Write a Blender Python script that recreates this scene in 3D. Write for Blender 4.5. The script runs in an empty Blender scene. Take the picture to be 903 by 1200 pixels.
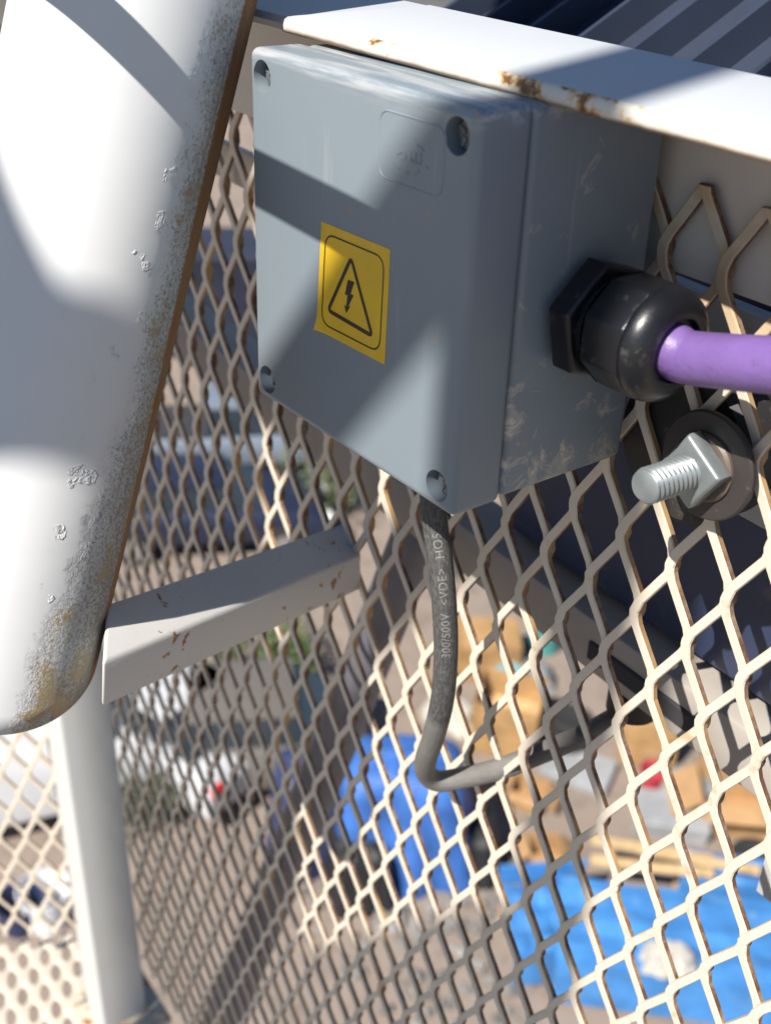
import bpy, bmesh, math, random
import numpy as np
from mathutils import Vector, Matrix, Euler

random.seed(7)
S = bpy.context.scene
COL = S.collection

# ------------------------------------------------------------------ camera
cam_d = bpy.data.cameras.new('camera')
cam = bpy.data.objects.new('camera', cam_d)
COL.objects.link(cam)
CP = Vector((0.48105, -0.37312, 0.28362))
RT = Vector((0.57008, 0.82117, 0.02619)); DN = Vector((0.43386, -0.27383, -0.85836)); FW = Vector((-0.69769, 0.50070, -0.51237))
M = Matrix.Identity(4)
for i in range(3):
    M[i][0] = RT[i]; M[i][1] = -DN[i]; M[i][2] = -FW[i]; M[i][3] = CP[i]
cam.matrix_world = M
cam_d.sensor_fit = 'VERTICAL'; cam_d.sensor_height = 24.0; cam_d.sensor_width = 24.0
cam_d.lens = 1413.4 * 24.0 / 1200.0
cam_d.clip_start = 0.02; cam_d.clip_end = 3000
cam_d.dof.use_dof = True; cam_d.dof.focus_distance = 0.545; cam_d.dof.aperture_fstop = 6.6
S.camera = cam

# ------------------------------------------------------------------ light
SUNV = Vector((0.30, -1.0, 1.18)).normalized()          # towards the sun
w = bpy.data.worlds.new('World'); S.world = w; w.use_nodes = True
nt = w.node_tree; nt.nodes.clear()
sky = nt.nodes.new('ShaderNodeTexSky'); sky.sky_type = 'NISHITA'; sky.sun_disc = False
sky.sun_elevation = math.asin(SUNV.z); sky.sun_rotation = math.atan2(SUNV.x, SUNV.y)
sky.altitude = 200; sky.air_density = 1.0; sky.dust_density = 0.2; sky.ozone_density = 3.0
bg = nt.nodes.new('ShaderNodeBackground'); bg.inputs['Strength'].default_value = 0.06
wo = nt.nodes.new('ShaderNodeOutputWorld')
nt.links.new(sky.outputs[0], bg.inputs[0]); nt.links.new(bg.outputs[0], wo.inputs[0])
sl = bpy.data.lights.new('sun', 'SUN'); sl.energy = 5.0; sl.angle = math.radians(0.5); sl.color = (1.0, 0.945, 0.86)
so = bpy.data.objects.new('sun', sl); COL.objects.link(so)
so.rotation_euler = SUNV.to_track_quat('Z', 'Y').to_euler()
vs = S.view_settings; vs.view_transform = 'Standard'; vs.look = 'None'; vs.exposure = 0.75; vs.gamma = 1.0
try: vs.use_curve_mapping = False
except Exception: pass
S.cycles.max_bounces = 6; S.cycles.diffuse_bounces = 4; S.cycles.glossy_bounces = 3
S.cycles.use_denoising = True

# ------------------------------------------------------------------ node helpers
def new_mat(name):
    m = bpy.data.materials.new(name); m.use_nodes = True
    n = m.node_tree.nodes; b = n.get('Principled BSDF')
    return m, m.node_tree, n, b

def tex_coord(nt, kind='Object', scale=(1, 1, 1)):
    tc = nt.nodes.new('ShaderNodeTexCoord'); mp = nt.nodes.new('ShaderNodeMapping')
    mp.inputs['Scale'].default_value = scale
    nt.links.new(tc.outputs[kind], mp.inputs['Vector'])
    return mp.outputs['Vector']

def noise(nt, vec, scale, detail=4, rough=0.6, dist=0.0):
    t = nt.nodes.new('ShaderNodeTexNoise'); t.inputs['Scale'].default_value = scale
    t.inputs['Detail'].default_value = detail; t.inputs['Roughness'].default_value = rough
    t.inputs['Distortion'].default_value = dist
    nt.links.new(vec, t.inputs['Vector']); return t.outputs['Fac']

def step(nt, val, lo, hi):
    r = nt.nodes.new('ShaderNodeMapRange'); r.interpolation_type = 'SMOOTHSTEP'
    r.inputs['From Min'].default_value = lo; r.inputs['From Max'].default_value = hi
    nt.links.new(val, r.inputs['Value']); return r.outputs['Result']

def math_n(nt, op, a, b=None):
    m = nt.nodes.new('ShaderNodeMath'); m.operation = op
    for k, v in enumerate((a, b)):
        if v is None: continue
        if isinstance(v, (int, float)): m.inputs[k].default_value = v
        else: nt.links.new(v, m.inputs[k])
    return m.outputs[0]

def mix(nt, fac, a, b):
    m = nt.nodes.new('ShaderNodeMix'); m.data_type = 'RGBA'
    if isinstance(fac, (int, float)): m.inputs[0].default_value = fac
    else: nt.links.new(fac, m.inputs[0])
    for k, v in ((6, a), (7, b)):
        if isinstance(v, tuple): m.inputs[k].default_value = (*v[:3], 1)
        else: nt.links.new(v, m.inputs[k])
    return m.outputs[2]

def bump(nt, b, h, strength=0.3, dist=0.001, prev=None):
    bp = nt.nodes.new('ShaderNodeBump'); bp.inputs['Strength'].default_value = strength; bp.inputs['Distance'].default_value = dist
    nt.links.new(h, bp.inputs['Height'])
    if prev is not None: nt.links.new(prev, bp.inputs['Normal'])
    nt.links.new(bp.outputs[0], b.inputs['Normal']); return bp.outputs[0]

def sep(nt, vec):
    s = nt.nodes.new('ShaderNodeSeparateXYZ'); nt.links.new(vec, s.inputs[0]); return s.outputs

def plain(name, col, rough=0.6, metal=0.0, var=0.18, scale=6.0, bumpd=0.0, spec=0.5, kind='Object', stain=None, st=(0.6, 0.7)):
    """painted or natural surface with gentle colour variation and optional stains"""
    m, nt, n, b = new_mat(name)
    v = tex_coord(nt, kind)
    f = noise(nt, v, scale, 5, 0.6)
    d = tuple(c * (1 - var) for c in col); l = tuple(min(1, c * (1 + var)) for c in col)
    c = mix(nt, step(nt, f, 0.3, 0.7), d, l)
    if stain:
        g = noise(nt, v, scale * 2.7, 6, 0.7, 0.4)
        c = mix(nt, step(nt, g, *st), c, stain)
    nt.links.new(c, b.inputs['Base Color'])
    b.inputs['Roughness'].default_value = rough; b.inputs['Metallic'].default_value = metal
    b.inputs['Specular IOR Level'].default_value = spec
    if bumpd:
        h = noise(nt, v, scale * 8, 4, 0.6); bump(nt, b, h, 0.5, bumpd)
    return m

# ---- near materials
def mat_mesh_paint():
    m, nt, n, b = new_mat('cream_strand_paint')
    v = tex_coord(nt)
    f = noise(nt, v, 60, 4); c = mix(nt, f, (0.55, 0.475, 0.385), (0.63, 0.565, 0.475))
    g = noise(nt, v, 16, 5, 0.65, 0.3); h2 = noise(nt, v, 220, 4, 0.7)
    dirt = step(nt, math_n(nt, 'ADD', math_n(nt, 'MULTIPLY', g, 0.75), math_n(nt, 'MULTIPLY', h2, 0.25)), 0.575, 0.665)
    c = mix(nt, math_n(nt, 'MULTIPLY', dirt, 0.7), c, (0.42, 0.27, 0.13))
    gp = nt.nodes.new('ShaderNodeNewGeometry'); zs = sep(nt, gp.outputs['Position'])['Z']                                 # rusty weeping where the panel is welded to the rail
    wz = math_n(nt, 'MULTIPLY', step(nt, zs, 0.06, 0.13), step(nt, g, 0.35, 0.6))
    c = mix(nt, math_n(nt, 'MULTIPLY', wz, 0.75), c, (0.46, 0.29, 0.13))
    nt.links.new(c, b.inputs['Base Color']); b.inputs['Roughness'].default_value = 0.55
    bump(nt, b, noise(nt, v, 500, 4, 0.6), 0.35, 0.0006)
    return m

def mat_mesh_side():
    m, nt, n, b = new_mat('rusty_strand_edge')
    v = tex_coord(nt)
    f = noise(nt, v, 70, 5, 0.7)
    c = mix(nt, step(nt, f, 0.36, 0.58), (0.30, 0.21, 0.145), (0.13, 0.062, 0.03))
    g = noise(nt, v, 9, 3)
    c = mix(nt, step(nt, g, 0.5, 0.65), c, (0.48, 0.30, 0.13))
    nt.links.new(c, b.inputs['Base Color']); b.inputs['Roughness'].default_value = 0.8
    return m

def mat_tube():
    """white paint over a steel pipe; UV.x = angle from the facing side (degrees/90), UV.y = metres along the pipe"""
    m, nt, n, b = new_mat('chipped_white_pipe_paint')
    tc = nt.nodes.new('ShaderNodeTexCoord'); uv = sep(nt, tc.outputs['UV']); v = tc.outputs['Object']
    a = uv['X']; L = uv['Y']
    n1 = noise(nt, v, 30, 5, 0.65); n2 = noise(nt, v, 560, 4, 0.75); n3 = noise(nt, v, 1200, 3, 0.6); n4 = noise(nt, v, 9, 3)
    base = mix(nt, n1, (0.55, 0.565, 0.585), (0.60, 0.61, 0.615))
    # worn zone edge moves towards the facing side near the cut end (L grows downwards)
    aw = math_n(nt, 'ADD', a, math_n(nt, 'MULTIPLY', math_n(nt, 'SUBTRACT', n1, 0.5), 0.42))
    aw = math_n(nt, 'ADD', aw, math_n(nt, 'MULTIPLY', math_n(nt, 'SUBTRACT', n4, 0.5), 0.25))
    aw = math_n(nt, 'ADD', aw, math_n(nt, 'MULTIPLY', step(nt, L, 0.16, 0.34), 0.22))
    worn = step(nt, aw, 0.40, 0.50)
    speck = step(nt, math_n(nt, 'ADD', n2, math_n(nt, 'MULTIPLY', math_n(nt, 'SUBTRACT', aw, 0.6), 0.5)), 0.50, 0.60)
    grit = mix(nt, math_n(nt, 'MULTIPLY', speck, 0.8), (0.40, 0.415, 0.42), (0.17, 0.165, 0.145))
    grit = mix(nt, step(nt, n1, 0.50, 0.66), grit, (0.34, 0.27, 0.15))
    c = mix(nt, math_n(nt, 'MULTIPLY', worn, step(nt, math_n(nt, 'ADD', n2, math_n(nt, 'MULTIPLY', math_n(nt, 'SUBTRACT', aw, 0.50), 1.6)), 0.40, 0.60)), base, grit)
    ar = math_n(nt, 'ADD', a, math_n(nt, 'MULTIPLY', math_n(nt, 'SUBTRACT', n2, 0.5), 0.06))
    rust = step(nt, math_n(nt, 'SUBTRACT', ar, math_n(nt, 'MULTIPLY', step(nt, L, 0.02, 0.26), 0.11)), 0.640, 0.665)
    rc = mix(nt, n2, (0.13, 0.055, 0.02), (0.33, 0.19, 0.09))
    rc = mix(nt, step(nt, n1, 0.45, 0.6), rc, (0.24, 0.11, 0.035))
    c = mix(nt, rust, c, rc)
    # rust bleeding down the worn strip in streaks
    mp = nt.nodes.new('ShaderNodeMapping'); mp.inputs['Scale'].default_value = (30, 7, 1); nt.links.new(tc.outputs['UV'], mp.inputs['Vector'])
    sk = noise(nt, mp.outputs[0], 1.0, 4, 0.6, 0.3)
    c = mix(nt, math_n(nt, 'MULTIPLY', math_n(nt, 'MULTIPLY', step(nt, sk, 0.52, 0.66), step(nt, a, 0.42, 0.58)), 0.6), c, (0.30, 0.20, 0.10))
    # rust near the cut end
    endz = step(nt, math_n(nt, 'ADD', L, math_n(nt, 'MULTIPLY', math_n(nt, 'SUBTRACT', n1, 0.5), 0.10)), 0.318, 0.345)
    endm = math_n(nt, 'MULTIPLY', endz, step(nt, aw, 0.62, 0.72))
    c = mix(nt, math_n(nt, 'MULTIPLY', endm, 0.75), c, mix(nt, n2, (0.42, 0.22, 0.09), (0.50, 0.44, 0.36)))
    nt.links.new(c, b.inputs['Base Color'])
    r = nt.nodes.new('ShaderNodeMapRange'); nt.links.new(worn, r.inputs['Value'])
    r.inputs['To Min'].default_value = 0.38; r.inputs['To Max'].default_value = 0.8
    nt.links.new(r.outputs[0], b.inputs['Roughness'])
    # blisters of wrinkled paint along the edge of the worn zone, plus grit
    wv = nt.nodes.new('ShaderNodeTexWave'); wv.inputs['Scale'].default_value = 220; wv.inputs['Distortion'].default_value = 9
    wv.inputs['Detail'].default_value = 2; wv.inputs['Detail Scale'].default_value = 1.2
    nt.links.new(v, wv.inputs['Vector'])
    band = math_n(nt, 'MULTIPLY', step(nt, a, 0.16, 0.26), math_n(nt, 'SUBTRACT', 1.0, step(nt, a, 0.44, 0.54)))
    patch = math_n(nt, 'MULTIPLY', band, step(nt, math_n(nt, 'ADD', noise(nt, v, 75, 2, 0.4), math_n(nt, 'MULTIPLY', step(nt, L, 0.0, 0.18), 0.07)), 0.665, 0.70))
    b1 = bump(nt, b, math_n(nt, 'MULTIPLY', wv.outputs['Fac'], patch), 0.8, 0.0008)
    b2 = bump(nt, b, math_n(nt, 'MULTIPLY', n2, worn), 0.7, 0.0012, b1)
    b3 = bump(nt, b, n4, 0.25, 0.004, b2)
    bump(nt, b, math_n(nt, 'MULTIPLY', n3, worn), 0.4, 0.0004, b3)
    return m

def mat_white_steel(name, chips=0.62, col=(0.76, 0.76, 0.75), grime=0.25):
    m, nt, n, b = new_mat(name)
    v = tex_coord(nt)
    n1 = noise(nt, v, 22, 5); n2 = noise(nt, v, 85, 6, 0.65, 0.4); n3 = noise(nt, v, 350, 4)
    c = mix(nt, n1, tuple(k * 0.93 for k in col), col)
    c = mix(nt, math_n(nt, 'MULTIPLY', step(nt, n3, 0.55, 0.75), grime), c, (0.45, 0.42, 0.37))
    chip = step(nt, math_n(nt, 'ADD', math_n(nt, 'MULTIPLY', n2, 0.7), math_n(nt, 'MULTIPLY', n1, 0.3)), chips, chips + 0.03)
    c = mix(nt, chip, c, mix(nt, n3, (0.16, 0.07, 0.025), (0.36, 0.17, 0.06)))
    nt.links.new(c, b.inputs['Base Color']); b.inputs['Roughness'].default_value = 0.5
    bump(nt, b, math_n(nt, 'SUBTRACT', n1, chip), 0.3, 0.0012)
    return m

def mat_lip():
    m, nt, n, b = new_mat('rust_spotted_rail_lip')
    v = tex_coord(nt)
    n1 = noise(nt, v, 26, 5, 0.6, 0.5); n2 = noise(nt, v, 120, 5, 0.7)
    c = mix(nt, n2, (0.58, 0.545, 0.47), (0.66, 0.64, 0.585))
    f = math_n(nt, 'ADD', math_n(nt, 'MULTIPLY', n1, 0.62), math_n(nt, 'MULTIPLY', n2, 0.38))
    c = mix(nt, step(nt, f, 0.535, 0.57), c, (0.55, 0.36, 0.15))
    c = mix(nt, step(nt, f, 0.565, 0.60), c, (0.17, 0.075, 0.035))
    ze = math_n(nt, 'SUBTRACT', 1.0, step(nt, math_n(nt, 'ADD', sep(nt, v)['Z'], math_n(nt, 'MULTIPLY', math_n(nt, 'SUBTRACT', n1, 0.5), 0.006)), 0.1904, 0.1922))
    c = mix(nt, math_n(nt, 'MULTIPLY', ze, 0.8), c, (0.26, 0.14, 0.06))
    nt.links.new(c, b.inputs['Base Color']); b.inputs['Roughness'].default_value = 0.55
    bump(nt, b, f, 0.4, 0.001)
    return m

def mat_box():
    """grey enamel, scuffed with pale scratches low on the side and streaked on the front (object space = box local)"""
    m, nt, n, b = new_mat('grey_enclosure_enamel')
    tc = nt.nodes.new('ShaderNodeTexCoord'); v = tc.outputs['Object']; s = sep(nt, v)
    n1 = noise(nt, v, 18, 4); n2 = noise(nt, v, 62, 7, 0.68, 0.9); n3 = noise(nt, v, 700, 3, 0.6)
    mp = nt.nodes.new('ShaderNodeMapping'); mp.inputs['Scale'].default_value = (160, 160, 9); nt.links.new(v, mp.inputs['Vector'])
    st = noise(nt, mp.outputs[0], 1.0, 4, 0.7)
    c = mix(nt, n1, (0.172, 0.208, 0.240), (0.195, 0.235, 0.268))
    streak = math_n(nt, 'MULTIPLY', step(nt, st, 0.60, 0.72), step(nt, s['Z'], -0.16, -0.02))
    c = mix(nt, math_n(nt, 'MULTIPLY', streak, 0.22), c, (0.42, 0.43, 0.43))
    # scuffs: side of the body, low down and by the seam
    side = math_n(nt, 'MULTIPLY', step(nt, s['X'], 0.1475, 0.1485), step(nt, s['Y'], -0.0745, -0.0725))
    low = math_n(nt, 'SUBTRACT', 1.0, step(nt, s['Z'], -0.165, -0.085))
    edge = math_n(nt, 'SUBTRACT', 1.0, step(nt, s['Y'], -0.085, -0.045))
    k = math_n(nt, 'ADD', math_n(nt, 'MULTIPLY', low, 0.11), math_n(nt, 'MULTIPLY', edge, 0.055))
    f = math_n(nt, 'ADD', n2, math_n(nt, 'MULTIPLY', k, 1.25))
    c = mix(nt, math_n(nt, 'MULTIPLY', side, math_n(nt, 'MULTIPLY', step(nt, f, 0.62, 0.67), 0.6)), c, (0.40, 0.38, 0.34))
    c = mix(nt, math_n(nt, 'MULTIPLY', side, step(nt, f, 0.71, 0.73)), c, (0.50, 0.46, 0.40))
    spot = step(nt, noise(nt, v, 75, 2, 0.4), 0.735, 0.755)
    c = mix(nt, math_n(nt, 'MULTIPLY', spot, 0.5), c, (0.30, 0.22, 0.16))
    # paler lengthwise smears towards the top edge
    mp2 = nt.nodes.new('ShaderNodeMapping'); mp2.inputs['Scale'].default_value = (14, 140, 220); nt.links.new(v, mp2.inputs['Vector'])
    sm = noise(nt, mp2.outputs[0], 1.0, 4, 0.65)
    top = step(nt, s['Z'], -0.009, -0.001)
    c = mix(nt, math_n(nt, 'MULTIPLY', math_n(nt, 'MULTIPLY', top, step(nt, sm, 0.42, 0.62)), 0.75), c, (0.42, 0.43, 0.44))
    nt.links.new(c, b.inputs['Base Color']); b.inputs['Roughness'].default_value = 0.42
    b1 = bump(nt, b, n3, 0.12, 0.0004)
    bump(nt, b, n1, 0.25, 0.0012, b1)
    return m

def mat_rubber(name, col=(0.012, 0.012, 0.014), rough=0.38, scuff=0.35):
    m, nt, n, b = new_mat(name)
    v = tex_coord(nt); n2 = noise(nt, v, 130, 6, 0.7, 0.4); n1 = noise(nt, v, 30, 3)
    f = math_n(nt, 'ADD', math_n(nt, 'MULTIPLY', n2, 0.7), math_n(nt, 'MULTIPLY', n1, 0.3))
    c = mix(nt, math_n(nt, 'MULTIPLY', step(nt, f, 0.57, 0.68), scuff), col, (0.30, 0.28, 0.26))
    nt.links.new(c, b.inputs['Base Color'])
    r = nt.nodes.new('ShaderNodeMapRange'); nt.links.new(n1, r.inputs['Value'])
    r.inputs['To Min'].default_value = rough - 0.08; r.inputs['To Max'].default_value = rough + 0.18
    nt.links.new(r.outputs[0], b.inputs['Roughness'])
    bump(nt, b, n2, 0.25, 0.0008)
    return m

def mat_cable_black():
    m, nt, n, b = new_mat('dusty_black_cable_rubber')
    tc = nt.nodes.new('ShaderNodeTexCoord'); uv = tc.outputs['UV']; v = tc.outputs['Object']
    mp = nt.nodes.new('ShaderNodeMapping'); mp.inputs['Scale'].default_value = (34, 160, 1); nt.links.new(uv, mp.inputs['Vector'])
    g = noise(nt, mp.outputs[0], 1.0, 5, 0.7); n1 = noise(nt, v, 60, 4); n2 = noise(nt, v, 600, 4, 0.7)
    s = sep(nt, uv)
    c = mix(nt, step(nt, g, 0.42, 0.62), (0.050, 0.050, 0.052), (0.105, 0.105, 0.102))
    c = mix(nt, step(nt, n2, 0.5, 0.75), c, (0.15, 0.148, 0.142))
    # worn grey where it bends and passes through the mesh
    worn = step(nt, math_n(nt, 'ADD', s['Y'], math_n(nt, 'MULTIPLY', math_n(nt, 'SUBTRACT', n1, 0.5), 0.03)), 0.212, 0.226)
    c = mix(nt, math_n(nt, 'MULTIPLY', worn, 0.85), c, mix(nt, n1, (0.10, 0.098, 0.094), (0.23, 0.22, 0.205)))
    nt.links.new(c, b.inputs['Base Color']); b.inputs['Roughness'].default_value = 0.62
    bump(nt, b, g, 0.7, 0.0012)
    return m

def mat_zinc():
    m, nt, n, b = new_mat('zinc_plated_steel')
    v = tex_coord(nt); n1 = noise(nt, v, 120, 5, 0.65)
    c = mix(nt, n1, (0.20, 0.23, 0.24), (0.31, 0.34, 0.35)); nt.links.new(c, b.inputs['Base Color'])
    b.inputs['Metallic'].default_value = 0.55; b.inputs['Roughness'].default_value = 0.42
    bump(nt, b, n1, 0.2, 0.0006)
    return m

MESH_P, MESH_S = mat_mesh_paint(), mat_mesh_side()
TUBE = mat_tube(); RAIL = mat_white_steel('white_rail_paint', 0.655, (0.47, 0.49, 0.52)); LIP = mat_lip()
RAILLEG = mat_white_steel('taupe_rail_leg_paint', 0.64, (0.66, 0.60, 0.53))
BRACE = mat_white_steel('white_brace_paint', 0.60, (0.56, 0.555, 0.54), 0.45)
POST = mat_white_steel('white_post_paint', 0.65, (0.57, 0.575, 0.565))
BOX = mat_box()
GLAND = mat_rubber('black_gland_nylon', (0.007, 0.008, 0.011), 0.26, 0.18)
RUBBER = mat_rubber('black_rubber', (0.020, 0.018, 0.018), 0.55, 0.12)
CABLE = mat_cable_black(); ZINC = mat_zinc()
PURPLE = plain('purple_cable_sheath', (0.165, 0.095, 0.29), 0.42, var=0.10, scale=55, bumpd=0.0006, stain=(0.10, 0.062, 0.17), st=(0.62, 0.75))
YEL = plain('yellow_sticker_vinyl', (0.70, 0.445, 0.015), 0.42, var=0.09, scale=45, stain=(0.50, 0.33, 0.06), st=(0.64, 0.78))
INK = plain('black_sticker_ink', (0.025, 0.018, 0.012), 0.5, var=0.1, scale=60)
PRINT = plain('pale_cable_print', (0.21, 0.21, 0.205), 0.8, var=0.5, scale=2500)
NAVY = plain('navy_housing_paint', (0.036, 0.050, 0.105), 0.5, var=0.12, scale=7, stain=(0.09, 0.09, 0.10))
GREYP = plain('light_grey_bracket_paint', (0.42, 0.42, 0.42), 0.5, var=0.08, scale=25, stain=(0.50, 0.49, 0.46), st=(0.62, 0.68))
BEAMP = plain('taupe_beam_paint', (0.34, 0.31, 0.28), 0.65, var=0.10, scale=14, stain=(0.22, 0.15, 0.10), st=(0.66, 0.76))
DARK = plain('dark_slot', (0.03, 0.03, 0.035), 0.8)

# ------------------------------------------------------------------ object helpers
def mesh_obj(name, verts, faces, mats, parent=None, smooth=False, loc=None, mat_idx=None):
    me = bpy.data.meshes.new(name); me.from_pydata([tuple(v) for v in verts], [], faces); me.update()
    for m in (mats if isinstance(mats, (list, tuple)) else [mats]): me.materials.append(m)
    if mat_idx is not None: me.polygons.foreach_set('material_index', mat_idx)
    if smooth: me.polygons.foreach_set('use_smooth', [True] * len(me.polygons))
    o = bpy.data.objects.new(name, me); COL.objects.link(o)
    if parent: o.parent = parent
    if loc is not None: o.location = loc
    return o

def bm_obj(name, bm, mats, parent=None, smooth=False, loc=None, rot=None, sharp=35):
    bmesh.ops.recalc_face_normals(bm, faces=bm.faces[:])
    me = bpy.data.meshes.new(name)
    if smooth:
        for f in bm.faces: f.smooth = True
        for e in bm.edges:
            if len(e.link_faces) == 2 and e.calc_face_angle(0) > math.radians(sharp): e.smooth = False
    bm.to_mesh(me); bm.free()
    for m in (mats if isinstance(mats, (list, tuple)) else [mats]): me.materials.append(m)
    o = bpy.data.objects.new(name, me); COL.objects.link(o)
    if parent: o.parent = parent
    if loc is not None: o.location = loc
    if rot is not None: o.rotation_euler = rot
    return o

def empty(name, loc=(0, 0, 0), rz=0.0):
    o = bpy.data.objects.new(name, None); COL.objects.link(o); o.location = loc; o.rotation_euler = (0, 0, rz)
    o.empty_display_size = 0.05; return o

def tag(o, label=None, cat=None, group=None, kind=None):
    if label: o['label'] = label
    if cat: o['category'] = cat
    if group: o['group'] = group
    if kind: o['kind'] = kind
    return o

def add_box(bm, c, s, rot=None, bev=0.0, seg=2):
    r = bmesh.ops.create_cube(bm, size=1.0); vs_ = r['verts']
    bmesh.ops.scale(bm, vec=s, verts=vs_)
    if bev:
        es = list({e for v in vs_ for e in v.link_edges})
        rb = bmesh.ops.bevel(bm, geom=es, offset=bev, segments=seg, profile=0.5, affect='EDGES')
        vs_ = list({v for f in rb['faces'] for v in f.verts} | {v for v in vs_ if v.is_valid})
        # gather the whole island
        seen = set(vs_); stack = list(vs_)
        while stack:
            v = stack.pop()
            for e in v.link_edges:
                q = e.other_vert(v)
                if q not in seen: seen.add(q); stack.append(q)
        vs_ = list(seen)
    if rot is not None: bmesh.ops.rotate(bm, cent=(0, 0, 0), matrix=rot.to_matrix() if hasattr(rot, 'to_matrix') else rot, verts=vs_)
    bmesh.ops.translate(bm, vec=c, verts=vs_)
    return vs_

def add_cyl(bm, p0, p1, r0, r1=None, seg=24, caps=True):
    p0 = Vector(p0); p1 = Vector(p1); r1 = r0 if r1 is None else r1
    d = p1 - p0; q = Vector((0, 0, 1)).rotation_difference(d.normalized()).to_matrix().to_4x4()
    mt = Matrix.Translation((p0 + p1) / 2) @ q
    return bmesh.ops.create_cone(bm, cap_ends=caps, cap_tris=False, segments=seg, radius1=r0, radius2=r1, depth=d.length, matrix=mt)['verts']

def add_prism(bm, pts, depth, mat):
    """polygon pts (2-D) extruded from 0 to depth along local z, placed by a 4x4 matrix"""
    lo = [bm.verts.new(mat @ Vector((p[0], p[1], 0))) for p in pts]
    hi = [bm.verts.new(mat @ Vector((p[0], p[1], depth))) for p in pts]
    bm.faces.new(lo[::-1]); bm.faces.new(hi)
    k = len(pts)
    for i in range(k): bm.faces.new((lo[i], lo[(i + 1) % k], hi[(i + 1) % k], hi[i]))

def add_lathe(bm, prof, axis0, axdir, seg=32):
    """profile of (distance along axis, radius)"""
    ax = Vector(axdir).normalized(); u = ax.orthogonal().normalized(); v = ax.cross(u); o = Vector(axis0)
    rings = []
    for d, r in prof:
        rings.append([bm.verts.new(o + ax * d + (u * math.cos(2 * math.pi * k / seg) + v * math.sin(2 * math.pi * k / seg)) * r) for k in range(seg)])
    for a, b in zip(rings[:-1], rings[1:]):
        for k in range(seg): bm.faces.new((a[k], a[(k + 1) % seg], b[(k + 1) % seg], b[k]))
    bm.faces.new(rings[0][::-1]); bm.faces.new(rings[-1])

def catmull(pts, n=12):
    P = [np.array(p, float) for p in pts]; P = [2 * P[0] - P[1]] + P + [2 * P[-1] - P[-2]]
    out = []
    for i in range(1, len(P) - 2):
        for k in range(n):
            t = k / n
            out.append(0.5 * ((2 * P[i]) + (-P[i - 1] + P[i + 1]) * t + (2 * P[i - 1] - 5 * P[i] + 4 * P[i + 1] - P[i + 2]) * t * t + (-P[i - 1] + 3 * P[i] - 3 * P[i + 1] + P[i + 2]) * t ** 3))
    out.append(P[-2]); return np.array(out)

def frames(path, up=(0.57, -0.6, 0.3)):
    T = np.gradient(path, axis=0); T /= np.linalg.norm(T, axis=1)[:, None]
    U = []; u = np.array(up, float)
    for t in T:
        u = u - t * (u @ t); u /= np.linalg.norm(u); U.append(u.copy())
    U = np.array(U); return T, U, np.cross(T, U)

def tube_obj(name, path, r, mat, parent=None, seg=20):
    path = np.array(path, float); T, U, V = frames(path); L = np.concatenate([[0], np.cumsum(np.linalg.norm(np.diff(path, axis=0), axis=1))])
    rr = np.broadcast_to(np.array(r, float), (len(path),))
    verts = []; faces = []; uvs = []
    for i, p in enumerate(path):
        for k in range(seg):
            a = 2 * math.pi * k / seg; verts.append(p + rr[i] * (math.cos(a) * U[i] + math.sin(a) * V[i]))
    for i in range(len(path) - 1):
        for k in range(seg):
            k2 = (k + 1) % seg
            faces.append((i * seg + k, i * seg + k2, (i + 1) * seg + k2, (i + 1) * seg + k))
            uvs += [(k / seg, L[i]), ((k + 1) / seg, L[i]), ((k + 1) / seg, L[i + 1]), (k / seg, L[i + 1])]
    nq = len(faces)
    faces.append(tuple(range(seg))[::-1]); faces.append(tuple(range((len(path) - 1) * seg, len(path) * seg)))
    uvs += [(0, 0)] * (2 * seg)
    o = mesh_obj(name, verts, faces, mat, parent, True)
    uvl = o.data.uv_layers.new(name='UVMap'); uvl.data.foreach_set('uv', [c for q in uvs for c in q])
    return o, path, T, U, V, L

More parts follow.
